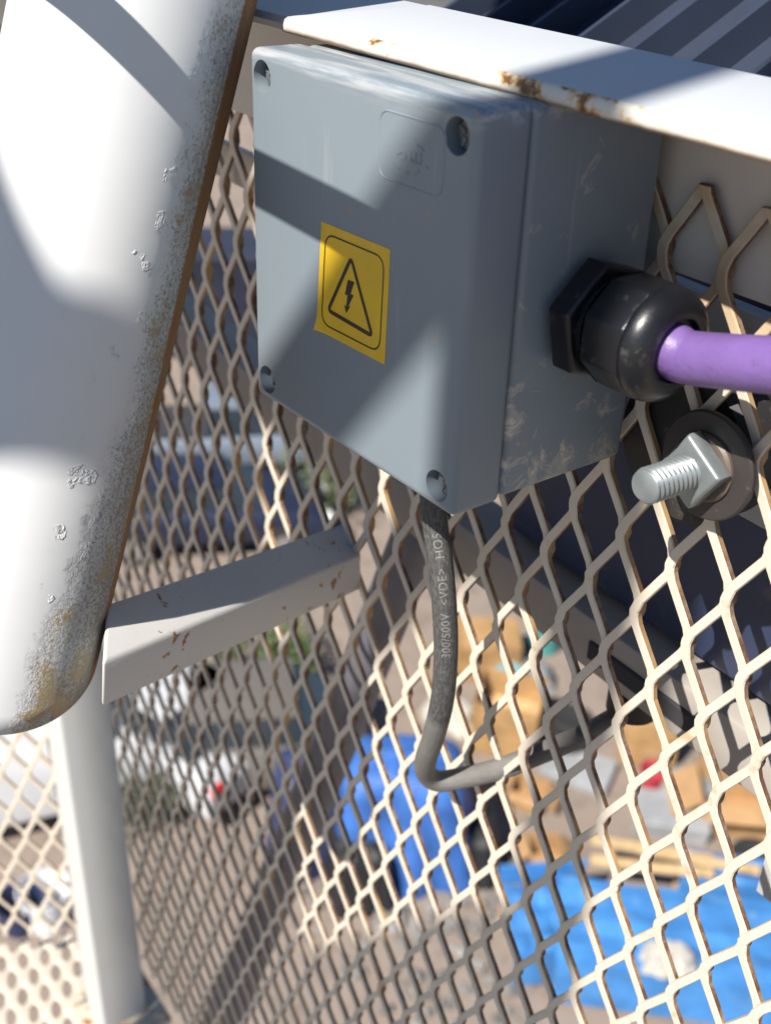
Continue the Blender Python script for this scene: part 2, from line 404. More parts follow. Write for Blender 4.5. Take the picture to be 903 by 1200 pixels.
# ------------------------------------------------------------------ expanded metal sheet
def expanded(name, s0, s1, z0, z1, X0, Z0, sw, lw, wd, th, tilt, parent=None, lb=0.0070, seed=3, clip=None, jit=0.0004, dl=0.0015, ov=0.0003):
    """zig-zag strips side by side, bonded at every elbow; local x across, y through, z along"""
    rnd = random.Random(seed)
    pat = []                                            # (fraction across, z in one period)
    for zc, fx in ((0, 0.0), (lw / 2, 1.0)):
        sgn = 1 if fx == 0 else -1
        pat += [(fx + sgn * 0.10, zc - lb * 0.95), (fx + sgn * 0.02, zc - lb * 0.36), (fx, zc), (fx + sgn * 0.02, zc + lb * 0.36), (fx + sgn * 0.10, zc + lb * 0.95)]
    verts, faces, mi = [], [], []
    ct, stt = math.cos(tilt), math.sin(tilt)
    for s in range(s0, s1):
        par = s % 2                                     # left elbows of strip s sit at d = s (mod 2)
        pts = []
        k = math.floor((z0 - Z0) / lw) - 1
        while Z0 + k * lw < z1 + lw:
            zb = Z0 + k * lw + (lw / 2 if par else 0)
            for fx, z in pat:
                x = X0 + s * sw / 2 + wd * 0.5 + ov + fx * (sw / 2 - 2 * ov)
                pts.append((x + rnd.uniform(-jit, jit), z + zb, (fx * 2 - 1) * dl))
            k += 1
        zt = z1 + rnd.uniform(-0.004, 0.0); zl = z0 + rnd.uniform(-0.006, 0.006)
        q = []
        for a, b in zip(pts[:-1], pts[1:]):
            for t_z in (zl, zt):
                pass
            q.append(a)
        q.append(pts[-1])
        # clip to [zl, zt] with cut ends
        out = []
        for a, b in zip(q[:-1], q[1:]):
            ia = zl <= a[1] <= zt; ib = zl <= b[1] <= zt
            if ia: out.append(a)
            if ia != ib:
                lim = zl if (min(a[1], b[1]) < zl) else zt
                f = (lim - a[1]) / (b[1] - a[1]); out.append((a[0] + f * (b[0] - a[0]), lim, a[2] + f * (b[2] - a[2])))
        if len(out) < 2: continue
        base = len(verts); yj = rnd.uniform(-0.0004, 0.0004)
        for x, z, yo in out:
            y = yj + yo
            hx, hy = wd / 2 * ct, wd / 2 * stt; nx, ny = stt * th / 2, -ct * th / 2
            c = 0.22                                     # small chamfer on the two front edges
            verts += [(x - hx * (1 - c) + nx, y - hy * (1 - c) + ny, z), (x + hx * (1 - c) + nx, y + hy * (1 - c) + ny, z),
                      (x + hx + nx * 0.55, y + hy + ny * 0.55, z), (x + hx - nx, y + hy - ny, z),
                      (x - hx - nx, y - hy - ny, z), (x - hx + nx * 0.55, y - hy + ny * 0.55, z)]
        m_ = len(out)
        for i in range(m_ - 1):
            for k in range(6):
                k2 = (k + 1) % 6; a = base + i * 6; b = a + 6
                faces.append((a + k, a + k2, b + k2, b + k)); mi.append(0 if k in (0, 1, 5, 4) else 1)
        faces.append(tuple(base + k for k in range(6))); mi.append(1)
        faces.append(tuple(base + (m_ - 1) * 6 + k for k in range(6))[::-1]); mi.append(1)
    me_o = mesh_obj(name, verts, faces, [MESH_P, MESH_S], parent, mat_idx=mi)
    return me_o

# ------------------------------------------------------------------ SETTING
GZ = -12.0
def mat_ground():
    m, nt, n, b = new_mat('sandy_yard_ground')
    v = tex_coord(nt)
    n1 = noise(nt, v, 0.35, 5, 0.6); n2 = noise(nt, v, 2.6, 6, 0.65); n3 = noise(nt, v, 0.9, 4, 0.6, 0.6)
    c = mix(nt, n1, (0.215, 0.172, 0.142), (0.262, 0.212, 0.175)); c = mix(nt, step(nt, n2, 0.45, 0.75), c, (0.165, 0.135, 0.11))
    c = mix(nt, math_n(nt, 'MULTIPLY', step(nt, n3, 0.62, 0.70), 0.6), c, (0.135, 0.112, 0.092))
    nt.links.new(c, b.inputs['Base Color']); b.inputs['Roughness'].default_value = 0.95
    bump(nt, b, n2, 0.5, 0.05)
    return m
g = []
gv, gf = [], []
NG = 40
for j in range(NG + 1):
    for i in range(NG + 1):
        x, y = -700 + 1400 * i / NG, -700 + 1400 * j / NG
        gv.append((x, y, GZ))
for j in range(NG):
    for i in range(NG):
        a = j * (NG + 1) + i; gf.append((a, a + 1, a + NG + 2, a + NG + 1))
tag(mesh_obj('ground', gv, gf, mat_ground()), kind='structure')
bm = bmesh.new(); add_box(bm, (-76, 20, GZ + 0.004 - 0.05), (34, 300, 0.1))
tag(bm_obj('road', bm, plain('worn_asphalt', (0.09, 0.088, 0.084), 0.9, var=0.2, scale=0.4)), kind='structure')

# ------------------------------------------------------------------ RAILING (mesh, top angle, corner post, end panel)
SWD, LWD = 0.03220, 0.06900
NX, NZ = 0.1822, -0.2194
railing = empty('guard_railing', (-0.3, 0.0, -1.17))
tag(railing, 'white steel guard railing filled with cream diamond mesh, behind the grey junction box', 'railing')
def child_at_world(o, parent):
    o.parent = parent; o.matrix_parent_inverse = Matrix.Translation(parent.location).inverted()
mp_ = expanded('mesh_panel', -46, 20, -1.040, 0.157, NX, NZ, SWD, LWD, 0.0054, 0.0035, math.radians(5), seed=3, dl=0.0013)
child_at_world(mp_, railing)

# top rail: steel angle, flange towards the camera, leg hanging behind the mesh; turned slightly like the photo shows
YAW = 0.065
def railpt(x, y, z):
    return Vector((x, 0.0035 + y + (x - 0.147) * YAW * 0.9, z))
def add_ring_prism(bm, poly, x0, x1, n=1):
    """yz polygon swept along x with the rail's yaw"""
    rings = []
    for k in range(n + 1):
        x = x0 + (x1 - x0) * k / n
        rings.append([bm.verts.new(railpt(x, y, z)) for y, z in poly])
    m_ = len(poly); fs = []
    for a, b in zip(rings[:-1], rings[1:]):
        for k in range(m_): fs.append(bm.faces.new((a[k], a[(k + 1) % m_], b[(k + 1) % m_], b[k])))
    bm.faces.new(rings[0][::-1]); bm.faces.new(rings[-1])
    return fs
FT, FB = 0.1965, 0.1895                                 # flange top / bottom
bm = bmesh.new()
yl_ = -0.0760
poly = [(0.0065, FT), (yl_ + 0.003, FT), (yl_ + 0.0009, FT - 0.0009), (yl_, FT - 0.0032), (yl_, FB + 0.0022), (yl_ + 0.0009, FB + 0.0006), (yl_ + 0.003, FB), (0.0065, FB)]
fs = add_ring_prism(bm, poly, -0.016, 0.62, 40)
rr = random.Random(5)
for v in bm.verts:                                       # slightly uneven rolled edge
    if v.co.z < FT - 0.0001: v.co.y += rr.uniform(-0.00025, 0.00025)
for f in bm.faces:
    n_ = f.calc_center_median(); 
    f.material_index = 1 if (n_.y - (railpt(n_.x, 0, 0)).y) < yl_ + 0.0021 else 0
top = bm_obj('top_rail', bm, [RAIL, LIP], None, True, sharp=50)
child_at_world(top, railing)
bm = bmesh.new()
add_ring_prism(bm, [(0.0005, FB - 0.0004), (0.0005, 0.1155), (0.0065, 0.1155), (0.0065, FB - 0.0004)], -0.62, 0.62, 12)
leg = bm_obj('rail_leg', bm, RAILLEG); child_at_world(leg, railing)
# upper flange left of the box, set back, dull steel
bm = bmesh.new()
add_ring_prism(bm, [(0.0062, FT - 0.0004), (-0.072, FT - 0.0004), (-0.0745, FT - 0.003), (-0.072, FB + 0.0006), (0.0062, FB + 0.0006)], -0.62, -0.0165, 12)
leg = bm_obj('rail_flange', bm, RAIL); child_at_world(leg, railing)
# flat bar behind the mesh, left of the box
bm = bmesh.new(); add_box(bm, (-0.31, 0.0125, 0.067), (0.60, 0.006, 0.025), bev=0.001, seg=1)
o = bm_obj('flat_bar', bm, RAILLEG); child_at_world(o, railing)
# corner post
PZ = -1.17
bm = bmesh.new(); add_box(bm, (-0.592, -0.032, (PZ + 0.19) / 2), (0.062, 0.064, 0.19 - PZ), bev=0.006, seg=3)
cp = bm_obj('corner_post', bm, POST, None, True); child_at_world(cp, railing)
bm = bmesh.new(); add_box(bm, (-0.585, -0.03, PZ + 0.006), (0.105, 0.105, 0.012), bev=0.002, seg=1)
for sx in (-1, 1):
    for sy in (-1, 1): add_cyl(bm, (-0.585 + sx * 0.041, -0.03 + sy * 0.041, PZ + 0.012), (-0.585 + sx * 0.041, -0.03 + sy * 0.041, PZ + 0.024), 0.009, seg=6)
bp = bm_obj('base_plate', bm, mat_white_steel('stained_base_plate_paint', 0.52, (0.48, 0.44, 0.36), 0.5)); child_at_world(bp, railing)
# end panel, turned a quarter round the post
ED = Vector((-0.5524, -0.8336, 0.0))                     # the end panel leaves the corner post at a slant
ep = expanded('end_mesh_panel', 0, 34, 0.0, 1.19, 0, 0, SWD, LWD, 0.0060, 0.0036, math.radians(5), seed=9)
ep.rotation_euler = (0, 0, math.atan2(-ED.y, -ED.x)); ep.location = Vector((-0.606, -0.062, -1.003)) + ED * 0.55
bpy.context.view_layer.update(); child_at_world(ep, railing)
ez = math.atan2(ED.y, ED.x)
bm = bmesh.new(); add_box(bm, (0.62, 0, 0), (1.2, 0.05, 0.05), bev=0.004)
o = bm_obj('end_rail', bm, POST, None, True, loc=(-0.606, -0.062, 0.20), rot=(0, 0, ez)); bpy.context.view_layer.update(); child_at_world(o, railing)
bm = bmesh.new(); add_box(bm, (0, 0, (PZ + 0.2) / 2), (0.05, 0.05, 0.2 - PZ), bev=0.004)
o = bm_obj('end_post', bm, POST, None, True, loc=Vector((-0.606, -0.062, 0)) + ED * 0.60, rot=(0, 0, ez)); bpy.context.view_layer.update(); child_at_world(o, railing)

# brace from the pipe to the mesh
def unproj(u, v, depth):                                 # photo pixel + distance used once, to write down where the brace ends
    d = FW + RT * ((u - 451.5) / 1413.4) + DN * ((v - 600) / 1413.4)
    return CP + d * depth
farTF, farBF = unproj(422, 650, 0.786), unproj(424, 691, 0.803)
nrTF, nrBF = unproj(125, 775, 0.585), unproj(124, 828, 0.603)
best = None
for e1 in np.linspace(-0.03, 0.04, 71):
    a = unproj(402, 612, 0.786 + e1) - farTF
    for e2 in np.linspace(-0.03, 0.05, 81):
        b_ = unproj(130, 705, 0.585 + e2) - nrTF
        s_ = (a - b_).length + abs(a.dot((farBF - farTF).normalized())) * 0.8
        if best is None or s_ < best[0]: best = (s_, a, b_)
wv_ = (best[1] + best[2]) / 2
ax = (nrTF - farTF); nrTF = nrTF + ax * 0.012; nrBF = nrBF + ax * 0.012
bm = bmesh.new()
q = [farTF, farBF, farBF + best[1], farTF + best[1], nrTF, nrBF, nrBF + best[2], nrTF + best[2]]
vv = [bm.verts.new(p) for p in q]
for f in ((0, 1, 2, 3), (7, 6, 5, 4), (0, 4, 5, 1), (1, 5, 6, 2), (2, 6, 7, 3), (3, 7, 4, 0)): bm.faces.new([vv[k] for k in f])
bmesh.ops.bevel(bm, geom=bm.edges[:], offset=0.0022, segments=3, profile=0.5, affect='EDGES')
br = bm_obj('brace_bar', bm, BRACE, None, True, sharp=60); child_at_world(br, railing)
print('brace', [tuple(round(c, 3) for c in p) for p in q], 'w', wv_.length)

# ------------------------------------------------------------------ WHITE PIPE
def white_pipe():
    cT = unproj(158, 0, 0.535); cB = unproj(7, 700, 0.612)
    ax = (cB - cT).normalized(); R_ = 0.0520
    P0 = cT - ax * 0.60                                  # runs on upward out of view
    toc = (CP - (cT + cB) / 2); f0 = (toc - ax * toc.dot(ax)).normalized(); r0 = f0.cross(ax)
    if r0.dot(RT) < 0: r0 = -r0
    L1 = 0.60 + (cB - cT).length
    seg, rows = 96, 90
    verts, faces, uvs = [], [], []
    A = [2 * math.pi * k / seg for k in range(seg)]
    def Lend(a): return L1 + 0.0235 + 0.0262 * math.cos(a) + 0.0007 * math.sin(a)
    for i in range(rows + 1):
        t = i / rows
        for a in A:
            L = t * Lend(a)
            verts.append(P0 + ax * L + (f0 * math.cos(a) + r0 * math.sin(a)) * R_)
    inner0 = len(verts); Ri = R_ - 0.0045
    for i in range(6):
        for a in A:
            L = Lend(a) - i * 0.03
            verts.append(P0 + ax * L + (f0 * math.cos(a) + r0 * math.sin(a)) * Ri)
    def uvof(k, i):
        a = k * 360.0 / seg
        if a > 180: a -= 360
        return (a / 90.0, i / rows * Lend(math.radians(a)) - 0.60 + 0.0)
    for i in range(rows):
        for k in range(seg):
            k2 = (k + 1) % seg
            faces.append((i * seg + k, i * seg + k2, (i + 1) * seg + k2, (i + 1) * seg + k))
            a, b = uvof(k, i), uvof(k2, i); c, d = uvof(k2, i + 1), uvof(k, i + 1)
            if b[0] < a[0] - 1: b = (b[0] + 4, b[1]); c = (c[0] + 4, c[1])
            uvs += [a, b, c, d]
    mi = [0] * len(faces)
    for k in range(seg):
        k2 = (k + 1) % seg
        faces.append((rows * seg + k, rows * seg + k2, inner0 + k2, inner0 + k)); uvs += [(0.9, 0.3)] * 4; mi.append(1)
    for i in range(5):
        for k in range(seg):
            k2 = (k + 1) % seg
            faces.append((inner0 + i * seg + k, inner0 + i * seg + k2, inner0 + (i + 1) * seg + k2, inner0 + (i + 1) * seg + k)); uvs += [(0.9, 0.3)] * 4; mi.append(1)
    o = mesh_obj('handrail_pipe', verts, faces, [TUBE, plain('rusted_cut_edge', (0.30, 0.16, 0.06), 0.85, var=0.4, scale=90)], None, True, mat_idx=mi)
    u = o.data.uv_layers.new(name='UVMap'); u.data.foreach_set('uv', [c for q in uvs for c in q])
    tag(o, 'thick white steel pipe with peeling rusty edge and slanted cut end, left of the box', 'pipe')
    print('pipe', cT, cB, ax)
white_pipe()

# ------------------------------------------------------------------ JUNCTION BOX
BW, BH, BD, BL = 0.1505, 0.160, 0.0995, 0.0264
jb = empty('junction_box', (0.0, -0.010, 0.187))
def rod(r):
    r = Vector(r); return Matrix.Rotation(r.length, 4, r.normalized())
JR = rod((-0.019, -0.0173, 0.0339))
jb.rotation_euler = JR.to_euler()
tag(jb, 'grey metal junction box with yellow high voltage sticker, bolted under the white rail', 'junction box')
JM = Matrix.Translation(jb.location) @ JR
def jloc(p): return JM.inverted() @ Vector(p)

bm = bmesh.new()
add_box(bm, (BW / 2, -(BD - BL) / 2 - 0.0001, -BH / 2), (BW - 0.0012, BD - BL - 0.0012, BH - 0.0012), bev=0.0035, seg=3)
bm_obj('body', bm, BOX, jb, True, sharp=40)
# lid with four deep screw wells
SCREW = plain('dull_screw_steel', (0.16, 0.17, 0.18), 0.5, 0.3, var=0.3, scale=200)
def lid():
    bm = bmesh.new()
    add_box(bm, (BW / 2, -BD + BL / 2, -BH / 2), (BW + 0.0006, BL, BH + 0.0006), bev=0.0038, seg=5)
    o = bm_obj('lid', bm, BOX, jb, False)
    holes = [(0.0105, -0.0105), (BW - 0.0105, -0.0105), (0.0105, -BH + 0.0105), (BW - 0.0105, -BH + 0.0105)]
    bm = bmesh.new()
    for x, z in holes: add_cyl(bm, (x, -BD - 0.01, z), (x, -BD + 0.0100, z), 0.0068, seg=40)
    cut = bm_obj('cutter', bm, BOX, jb)
    md = o.modifiers.new('b', 'BOOLEAN'); md.object = cut; md.operation = 'DIFFERENCE'; md.solver = 'EXACT'
    bpy.context.view_layer.update()
    dg = bpy.context.evaluated_depsgraph_get(); me = bpy.data.meshes.new_from_object(o.evaluated_get(dg))
    o.modifiers.clear(); o.data = me; bpy.data.objects.remove(cut)
    bm = bmesh.new(); bm.from_mesh(me)
    for f in bm.faces: f.smooth = f.calc_area() < 0.0035
    for e in bm.edges:
        if len(e.link_faces) == 2 and (e.calc_face_angle(0) > math.radians(38) or any(f.calc_area() >= 0.0035 for f in e.link_faces)): e.smooth = False
    bm.to_mesh(me); bm.free()
    for x, z in holes:
        bm = bmesh.new()
        add_lathe(bm, [(0, 0.0058), (0.004, 0.0058), (0.0048, 0.0050)], (x, -BD + 0.0098, z), (0, -1, 0), 28)
        for ang in (0.5,):
            for k in (0, math.pi / 2):
                e_ = ang + k; dx_, dz_ = math.cos(e_) * 0.0030, -math.sin(e_) * 0.0030
                for sg in (-1, 1): add_box(bm, (x + sg * dx_, -BD + 0.0049, z + sg * dz_), (0.0036, 0.0012, 0.0014), Euler((0, e_, 0)))
        bm_obj('screw', bm, SCREW, jb, True)
lid()

# raised emblem: rounded square ring with worn illegible strokes
def ring_poly(cx, cz, w_, h_, r, n=8):
    pts = []
    for sx, sz, a0 in ((1, 1, 0), (-1, 1, 90), (-1, -1, 180), (1, -1, 270)):
        for k in range(n + 1):
            a = math.radians(a0 + 90 * k / n); pts.append((cx + sx * (w_ / 2 - r) + r * math.cos(a), cz + sz * (h_ / 2 - r) + r * math.sin(a)))
    return pts
def add_ring(bm, cx, cz, w_, h_, r, t, y0, hgt, prof=True):
    o_ = ring_poly(cx, cz, w_, h_, r); mi_ = ring_poly(cx, cz, w_ - t, h_ - t, max(r - t / 2, 1e-4)); i_ = ring_poly(cx, cz, w_ - 2 * t, h_ - 2 * t, max(r - t, 1e-4))
    R3 = [[bm.verts.new((x, y, z)) for x, z in P] for P, y in ((o_, y0 + 0.0002), (mi_, y0 - hgt), (i_, y0 + 0.0002))]
    m_ = len(o_)
    for a, b in zip(R3[:-1], R3[1:]):
        for k in range(m_): bm.faces.new((a[k], a[(k + 1) % m_], b[(k + 1) % m_], b[k]))
ec = jloc((0.1180, -0.1095, 0.1695))
bm = bmesh.new()
add_ring(bm, ec.x, ec.z, 0.040, 0.0265, 0.0055, 0.0014, -BD, 0.00035)
for dx, dz, sx, sz, r_ in ((-0.0068, -0.0015, 0.0032, 0.0007, 0.5), (-0.0060, -0.0027, 0.0030, 0.0007, -0.6), (-0.0030, -0.0012, 0.0008, 0.0040, 0.1), (0.0000, -0.0010, 0.0008, 0.0036, 0),
                           (0.0006, -0.0028, 0.0026, 0.0007, 0.1), (0.0030, -0.0010, 0.0008, 0.0042, 0), (0.0060, -0.0010, 0.0008, 0.0042, 0), (0.0045, -0.0031, 0.0028, 0.0007, 0),
                           (0.0030, 0.0042, 0.0036, 0.0009, -0.8), (0.0060, 0.0028, 0.0040, 0.0008, -0.4), (0.0042, -0.0062, 0.0032, 0.0010, 0.7), (-0.0012, -0.0078, 0.0011, 0.0011, 0), (0.0098, -0.0035, 0.0009, 0.0009, 0), (-0.0085, -0.0060, 0.0052, 0.0009, -0.5)):
    add_box(bm, (ec.x + dx, -BD - 0.0000, ec.z + dz), (sx, 0.0006, sz), Euler((0, -r_, 0)), bev=0.0002, seg=1)
bm_obj('emblem', bm, BOX, jb, True, sharp=70)

# sticker: yellow square, border line, triangle, lightning arrow (flat print)
def sticker():
    tl, tr, brr, bl = [jloc(p) for p in ((0.0605, -0.1095, 0.1285), (0.1085, -0.1095, 0.1300), (0.1080, -0.1095, 0.0812), (0.0578, -0.1095, 0.0796))]
    ys = -BD - 0.00018
    def P(u, v, lift=0.0):
        p = tl * ((1 - u) * (1 - v)) + tr * (u * (1 - v)) + brr * (u * v) + bl * ((1 - u) * v)
        # lower left corner lifts a little
        cl = max(0.0, 1 - (u / 0.16 + (1 - v) / 0.16)); return Vector((p.x, ys - lift - 0.0016 * cl * cl, p.z))
    n_ = 14; vs_ = [P(i / n_, j / n_) for j in range(n_ + 1) for i in range(n_ + 1)]
    k = len(vs_); vs_ += [Vector((p.x, p.y + 0.00012, p.z)) for p in vs_]
    fs_ = []
    for j in range(n_):
        for i in range(n_):
            a = j * (n_ + 1) + i; fs_.append((a, a + n_ + 1, a + n_ + 2, a + 1)); fs_.append((a + k, a + 1 + k, a + n_ + 2 + k, a + n_ + 1 + k))
    for i in range(n_):
        for a, b in ((i, i + 1), (n_ * (n_ + 1) + i + 1, n_ * (n_ + 1) + i), ((i + 1) * (n_ + 1), i * (n_ + 1)), (i * (n_ + 1) + n_, (i + 1) * (n_ + 1) + n_)):
            fs_.append((a, b, b + k, a + k))
    st = mesh_obj('warning_sticker', vs_, fs_, YEL, jb)
    def line(name, pts, wd, close=True):
        pts = [np.array(p) for p in pts]; m_ = len(pts); vv, ff = [], []
        for i, p in enumerate(pts):
            a = pts[i - 1]; b = pts[(i + 1) % m_]
            d1 = p - a; d2 = b - p; d1 = d1 / np.linalg.norm(d1); d2 = d2 / np.linalg.norm(d2)
            n1 = np.array((-d1[1], d1[0])); n2 = np.array((-d2[1], d2[0])); nn = n1 + n2; nn /= max(0.3, nn @ n1)
            for s_ in (-1, 1): vv.append(P(*(p + nn * wd / 2 * s_), lift=0.00006))
        for i in range(m_):
            j = (i + 1) % m_; ff.append((2 * i, 2 * i + 1, 2 * j + 1, 2 * j))
        return mesh_obj(name, vv, ff, INK, st)
    def rnd(pts, r, n=6):
        out = []
        m_ = len(pts)
        for i in range(m_):
            p = np.array(pts[i], float); a = np.array(pts[i - 1], float); b = np.array(pts[(i + 1) % m_], float)
            d1 = (a - p) / np.linalg.norm(a - p); d2 = (b - p) / np.linalg.norm(b - p)
            for k in range(n + 1):
                t = k / n; q0 = p + d1 * r; q2 = p + d2 * r
                out.append((1 - t) ** 2 * q0 + 2 * t * (1 - t) * p + t * t * q2)
        return out
    line('border_line', rnd([(0.075, 0.085), (0.925, 0.085), (0.925, 0.915), (0.075, 0.915)], 0.13), 0.016)
    line('triangle_symbol', rnd([(0.465, 0.205), (0.815, 0.80), (0.165, 0.765)], 0.055), 0.040)
    bolt = [(0.435, 0.405), (0.530, 0.400), (0.485, 0.520), (0.530, 0.520), (0.462, 0.640), (0.492, 0.628), (0.432, 0.715), (0.398, 0.640), (0.428, 0.650), (0.440, 0.545), (0.400, 0.550)]
    mesh_obj('lightning_symbol', [P(u, v, 0.00006) for u, v in bolt], [tuple(range(len(bolt)))[::-1]], INK, st)
sticker()

# ------------------------------------------------------------------ CABLE GLAND + PURPLE CABLE
def gland():
    c = Vector((0.1572, -0.0435, 0.1065)); ax = (JR @ Vector((1, 0, 0, 0))).to_3d()
    root = empty('cable_gland', c); tag(root, 'black plastic hexagonal cable gland screwed into the side of the junction box', 'cable gland')
    u = (Vector((0, 0, 1)) - ax * ax.z).normalized(); v = ax.cross(u)
    def hexa(bm, d0, d1, r, ch, n=6, ph=0.2):
        prof = [(d0, r - ch), (d0 + ch * 0.6, r), (d1 - ch * 0.8, r), (d1, r - ch)]
        rings = [[bm.verts.new(ax * d + (u * math.cos(ph + 2 * math.pi * k / n) + v * math.sin(ph + 2 * math.pi * k / n)) * rr_) for k in range(n)] for d, rr_ in prof]
        for a, b in zip(rings[:-1], rings[1:]):
            for k in range(n): bm.faces.new((a[k], a[(k + 1) % n], b[(k + 1) % n], b[k]))
        bm.faces.new(rings[0][::-1]); bm.faces.new(rings[-1])
    bm = bmesh.new(); hexa(bm, 0.0, 0.0115, 0.0255, 0.0012)
    bmesh.ops.bevel(bm, geom=bm.edges[:], offset=0.0006, segments=2, profile=0.5, affect='EDGES')
    bm_obj('lock_nut', bm, GLAND, root, True, sharp=45)
    bm = bmesh.new(); add_lathe(bm, [(0.010, 0.0190), (0.0135, 0.0190), (0.0137, 0.0178), (0.0165, 0.0178)], (0, 0, 0), ax, 40)
    bm_obj('thread', bm, GLAND, root, True)
    bm = bmesh.new(); hexa(bm, 0.0160, 0.0370, 0.0232, 0.0010, n=8, ph=0.35)
    bmesh.ops.bevel(bm, geom=bm.edges[:], offset=0.0012, segments=3, profile=0.5, affect='EDGES')
    add_lathe(bm, [(0.0345, 0.0205), (0.0362, 0.0224), (0.0385, 0.0226), (0.0425, 0.0212), (0.0455, 0.0178), (0.0468, 0.0148), (0.0462, 0.0128), (0.0430, 0.0122)], (0, 0, 0), ax, 48)
    bm_obj('dome_nut', bm, GLAND, root, True, sharp=45)
    # purple cable
    p0 = c + ax * 0.030; p1 = c + ax * 0.056
    pts = [p0, c + ax * 0.044, unproj(800, 418, 0.452), unproj(853, 424, 0.432), unproj(905, 428, 0.415), unproj(990, 436, 0.392), unproj(1120, 440, 0.370), unproj(1300, 420, 0.36), unproj(1600, 330, 0.36)]
    path = catmull([tuple(p) for p in pts], 10)
    o, *_ = tube_obj('purple_cable', path, 0.0101, PURPLE, None, 32)
    tag(o, 'thick purple cable running from the black gland out to the right', 'cable')
gland()

# ------------------------------------------------------------------ BLACK CABLE UNDER THE BOX
def black_cable():
    pts = [(0.0640, -0.052, 0.062), (0.0672, -0.052, 0.020), (0.0742, -0.0515, -0.0246), (0.0814, -0.051, -0.0514), (0.0862, -0.05, -0.0808), (0.0873, -0.0485, -0.1084), (0.0849, -0.047, -0.1397), (0.0758, -0.044, -0.1734), (0.0635, -0.039, -0.2040), (0.0566, -0.032, -0.2235), (0.0592, -0.024, -0.2315), (0.0693, -0.012, -0.2265), (0.0853, 0.0, -0.2135), (0.0947, 0.014, -0.2045), (0.103, 0.06, -0.1972), (0.10, 0.12, -0.19), (0.09, 0.20, -0.17), (0.08, 0.30, -0.12)]
    path = catmull(pts, 10)
    r = np.full(len(path), 0.0065)
    o, P, T, U, V, L = tube_obj('black_cable', path, r, CABLE, None, 28)
    tag(o, 'dusty black rubber cable hanging from the box bottom, then bent through the mesh', 'cable')
    # printed marking, wrapped on the sheath, reading upwards
    fc = bpy.data.curves.new('marking', 'FONT'); fc.body = '300/500V  <VDE>  HO5'; fc.size = 0.0064; fc.space_character = 1.12
    fo = bpy.data.objects.new('marking', fc); COL.objects.link(fo); bpy.context.view_layer.update()
    me = bpy.data.meshes.new_from_object(fo.evaluated_get(bpy.context.evaluated_depsgraph_get())); bpy.data.objects.remove(fo)
    bm = bmesh.new(); bm.from_mesh(me)
    bmesh.ops.subdivide_edges(bm, edges=[e for e in bm.edges if e.calc_length() > 0.0012], cuts=1)
    bm.to_mesh(me); bm.free()
    nv = len(me.vertices); co = np.empty(nv * 3); me.vertices.foreach_get('co', co); co = co.reshape(-1, 3)
    Lt = 0.168 - co[:, 0]                                # length along the cable (reads bottom to top)
    out = []
    toc = np.array(CP)
    for (x, y, _), l in zip(co, Lt):
        k = min(max(np.searchsorted(L, l) - 1, 0), len(L) - 2); t = (l - L[k]) / (L[k + 1] - L[k])
        p = P[k] * (1 - t) + P[k + 1] * t; tt = T[k] * (1 - t) + T[k + 1] * t; tt /= np.linalg.norm(tt)
        f_ = toc - p; f_ = f_ - tt * (f_ @ tt); f_ /= np.linalg.norm(f_); s_ = np.cross(tt, f_)
        if s_ @ np.array(RT) < 0: s_ = -s_
        a = -(y - 0.0022) / 0.0065
        out.append(p + (f_ * math.cos(a) + s_ * math.sin(a)) * (0.0065 + 0.00012))
    me.vertices.foreach_set('co', np.array(out).ravel()); me.update(); me.materials.clear(); me.materials.append(PRINT)
    mo = bpy.data.objects.new('printed_marking', me); COL.objects.link(mo); mo.parent = o
black_cable()

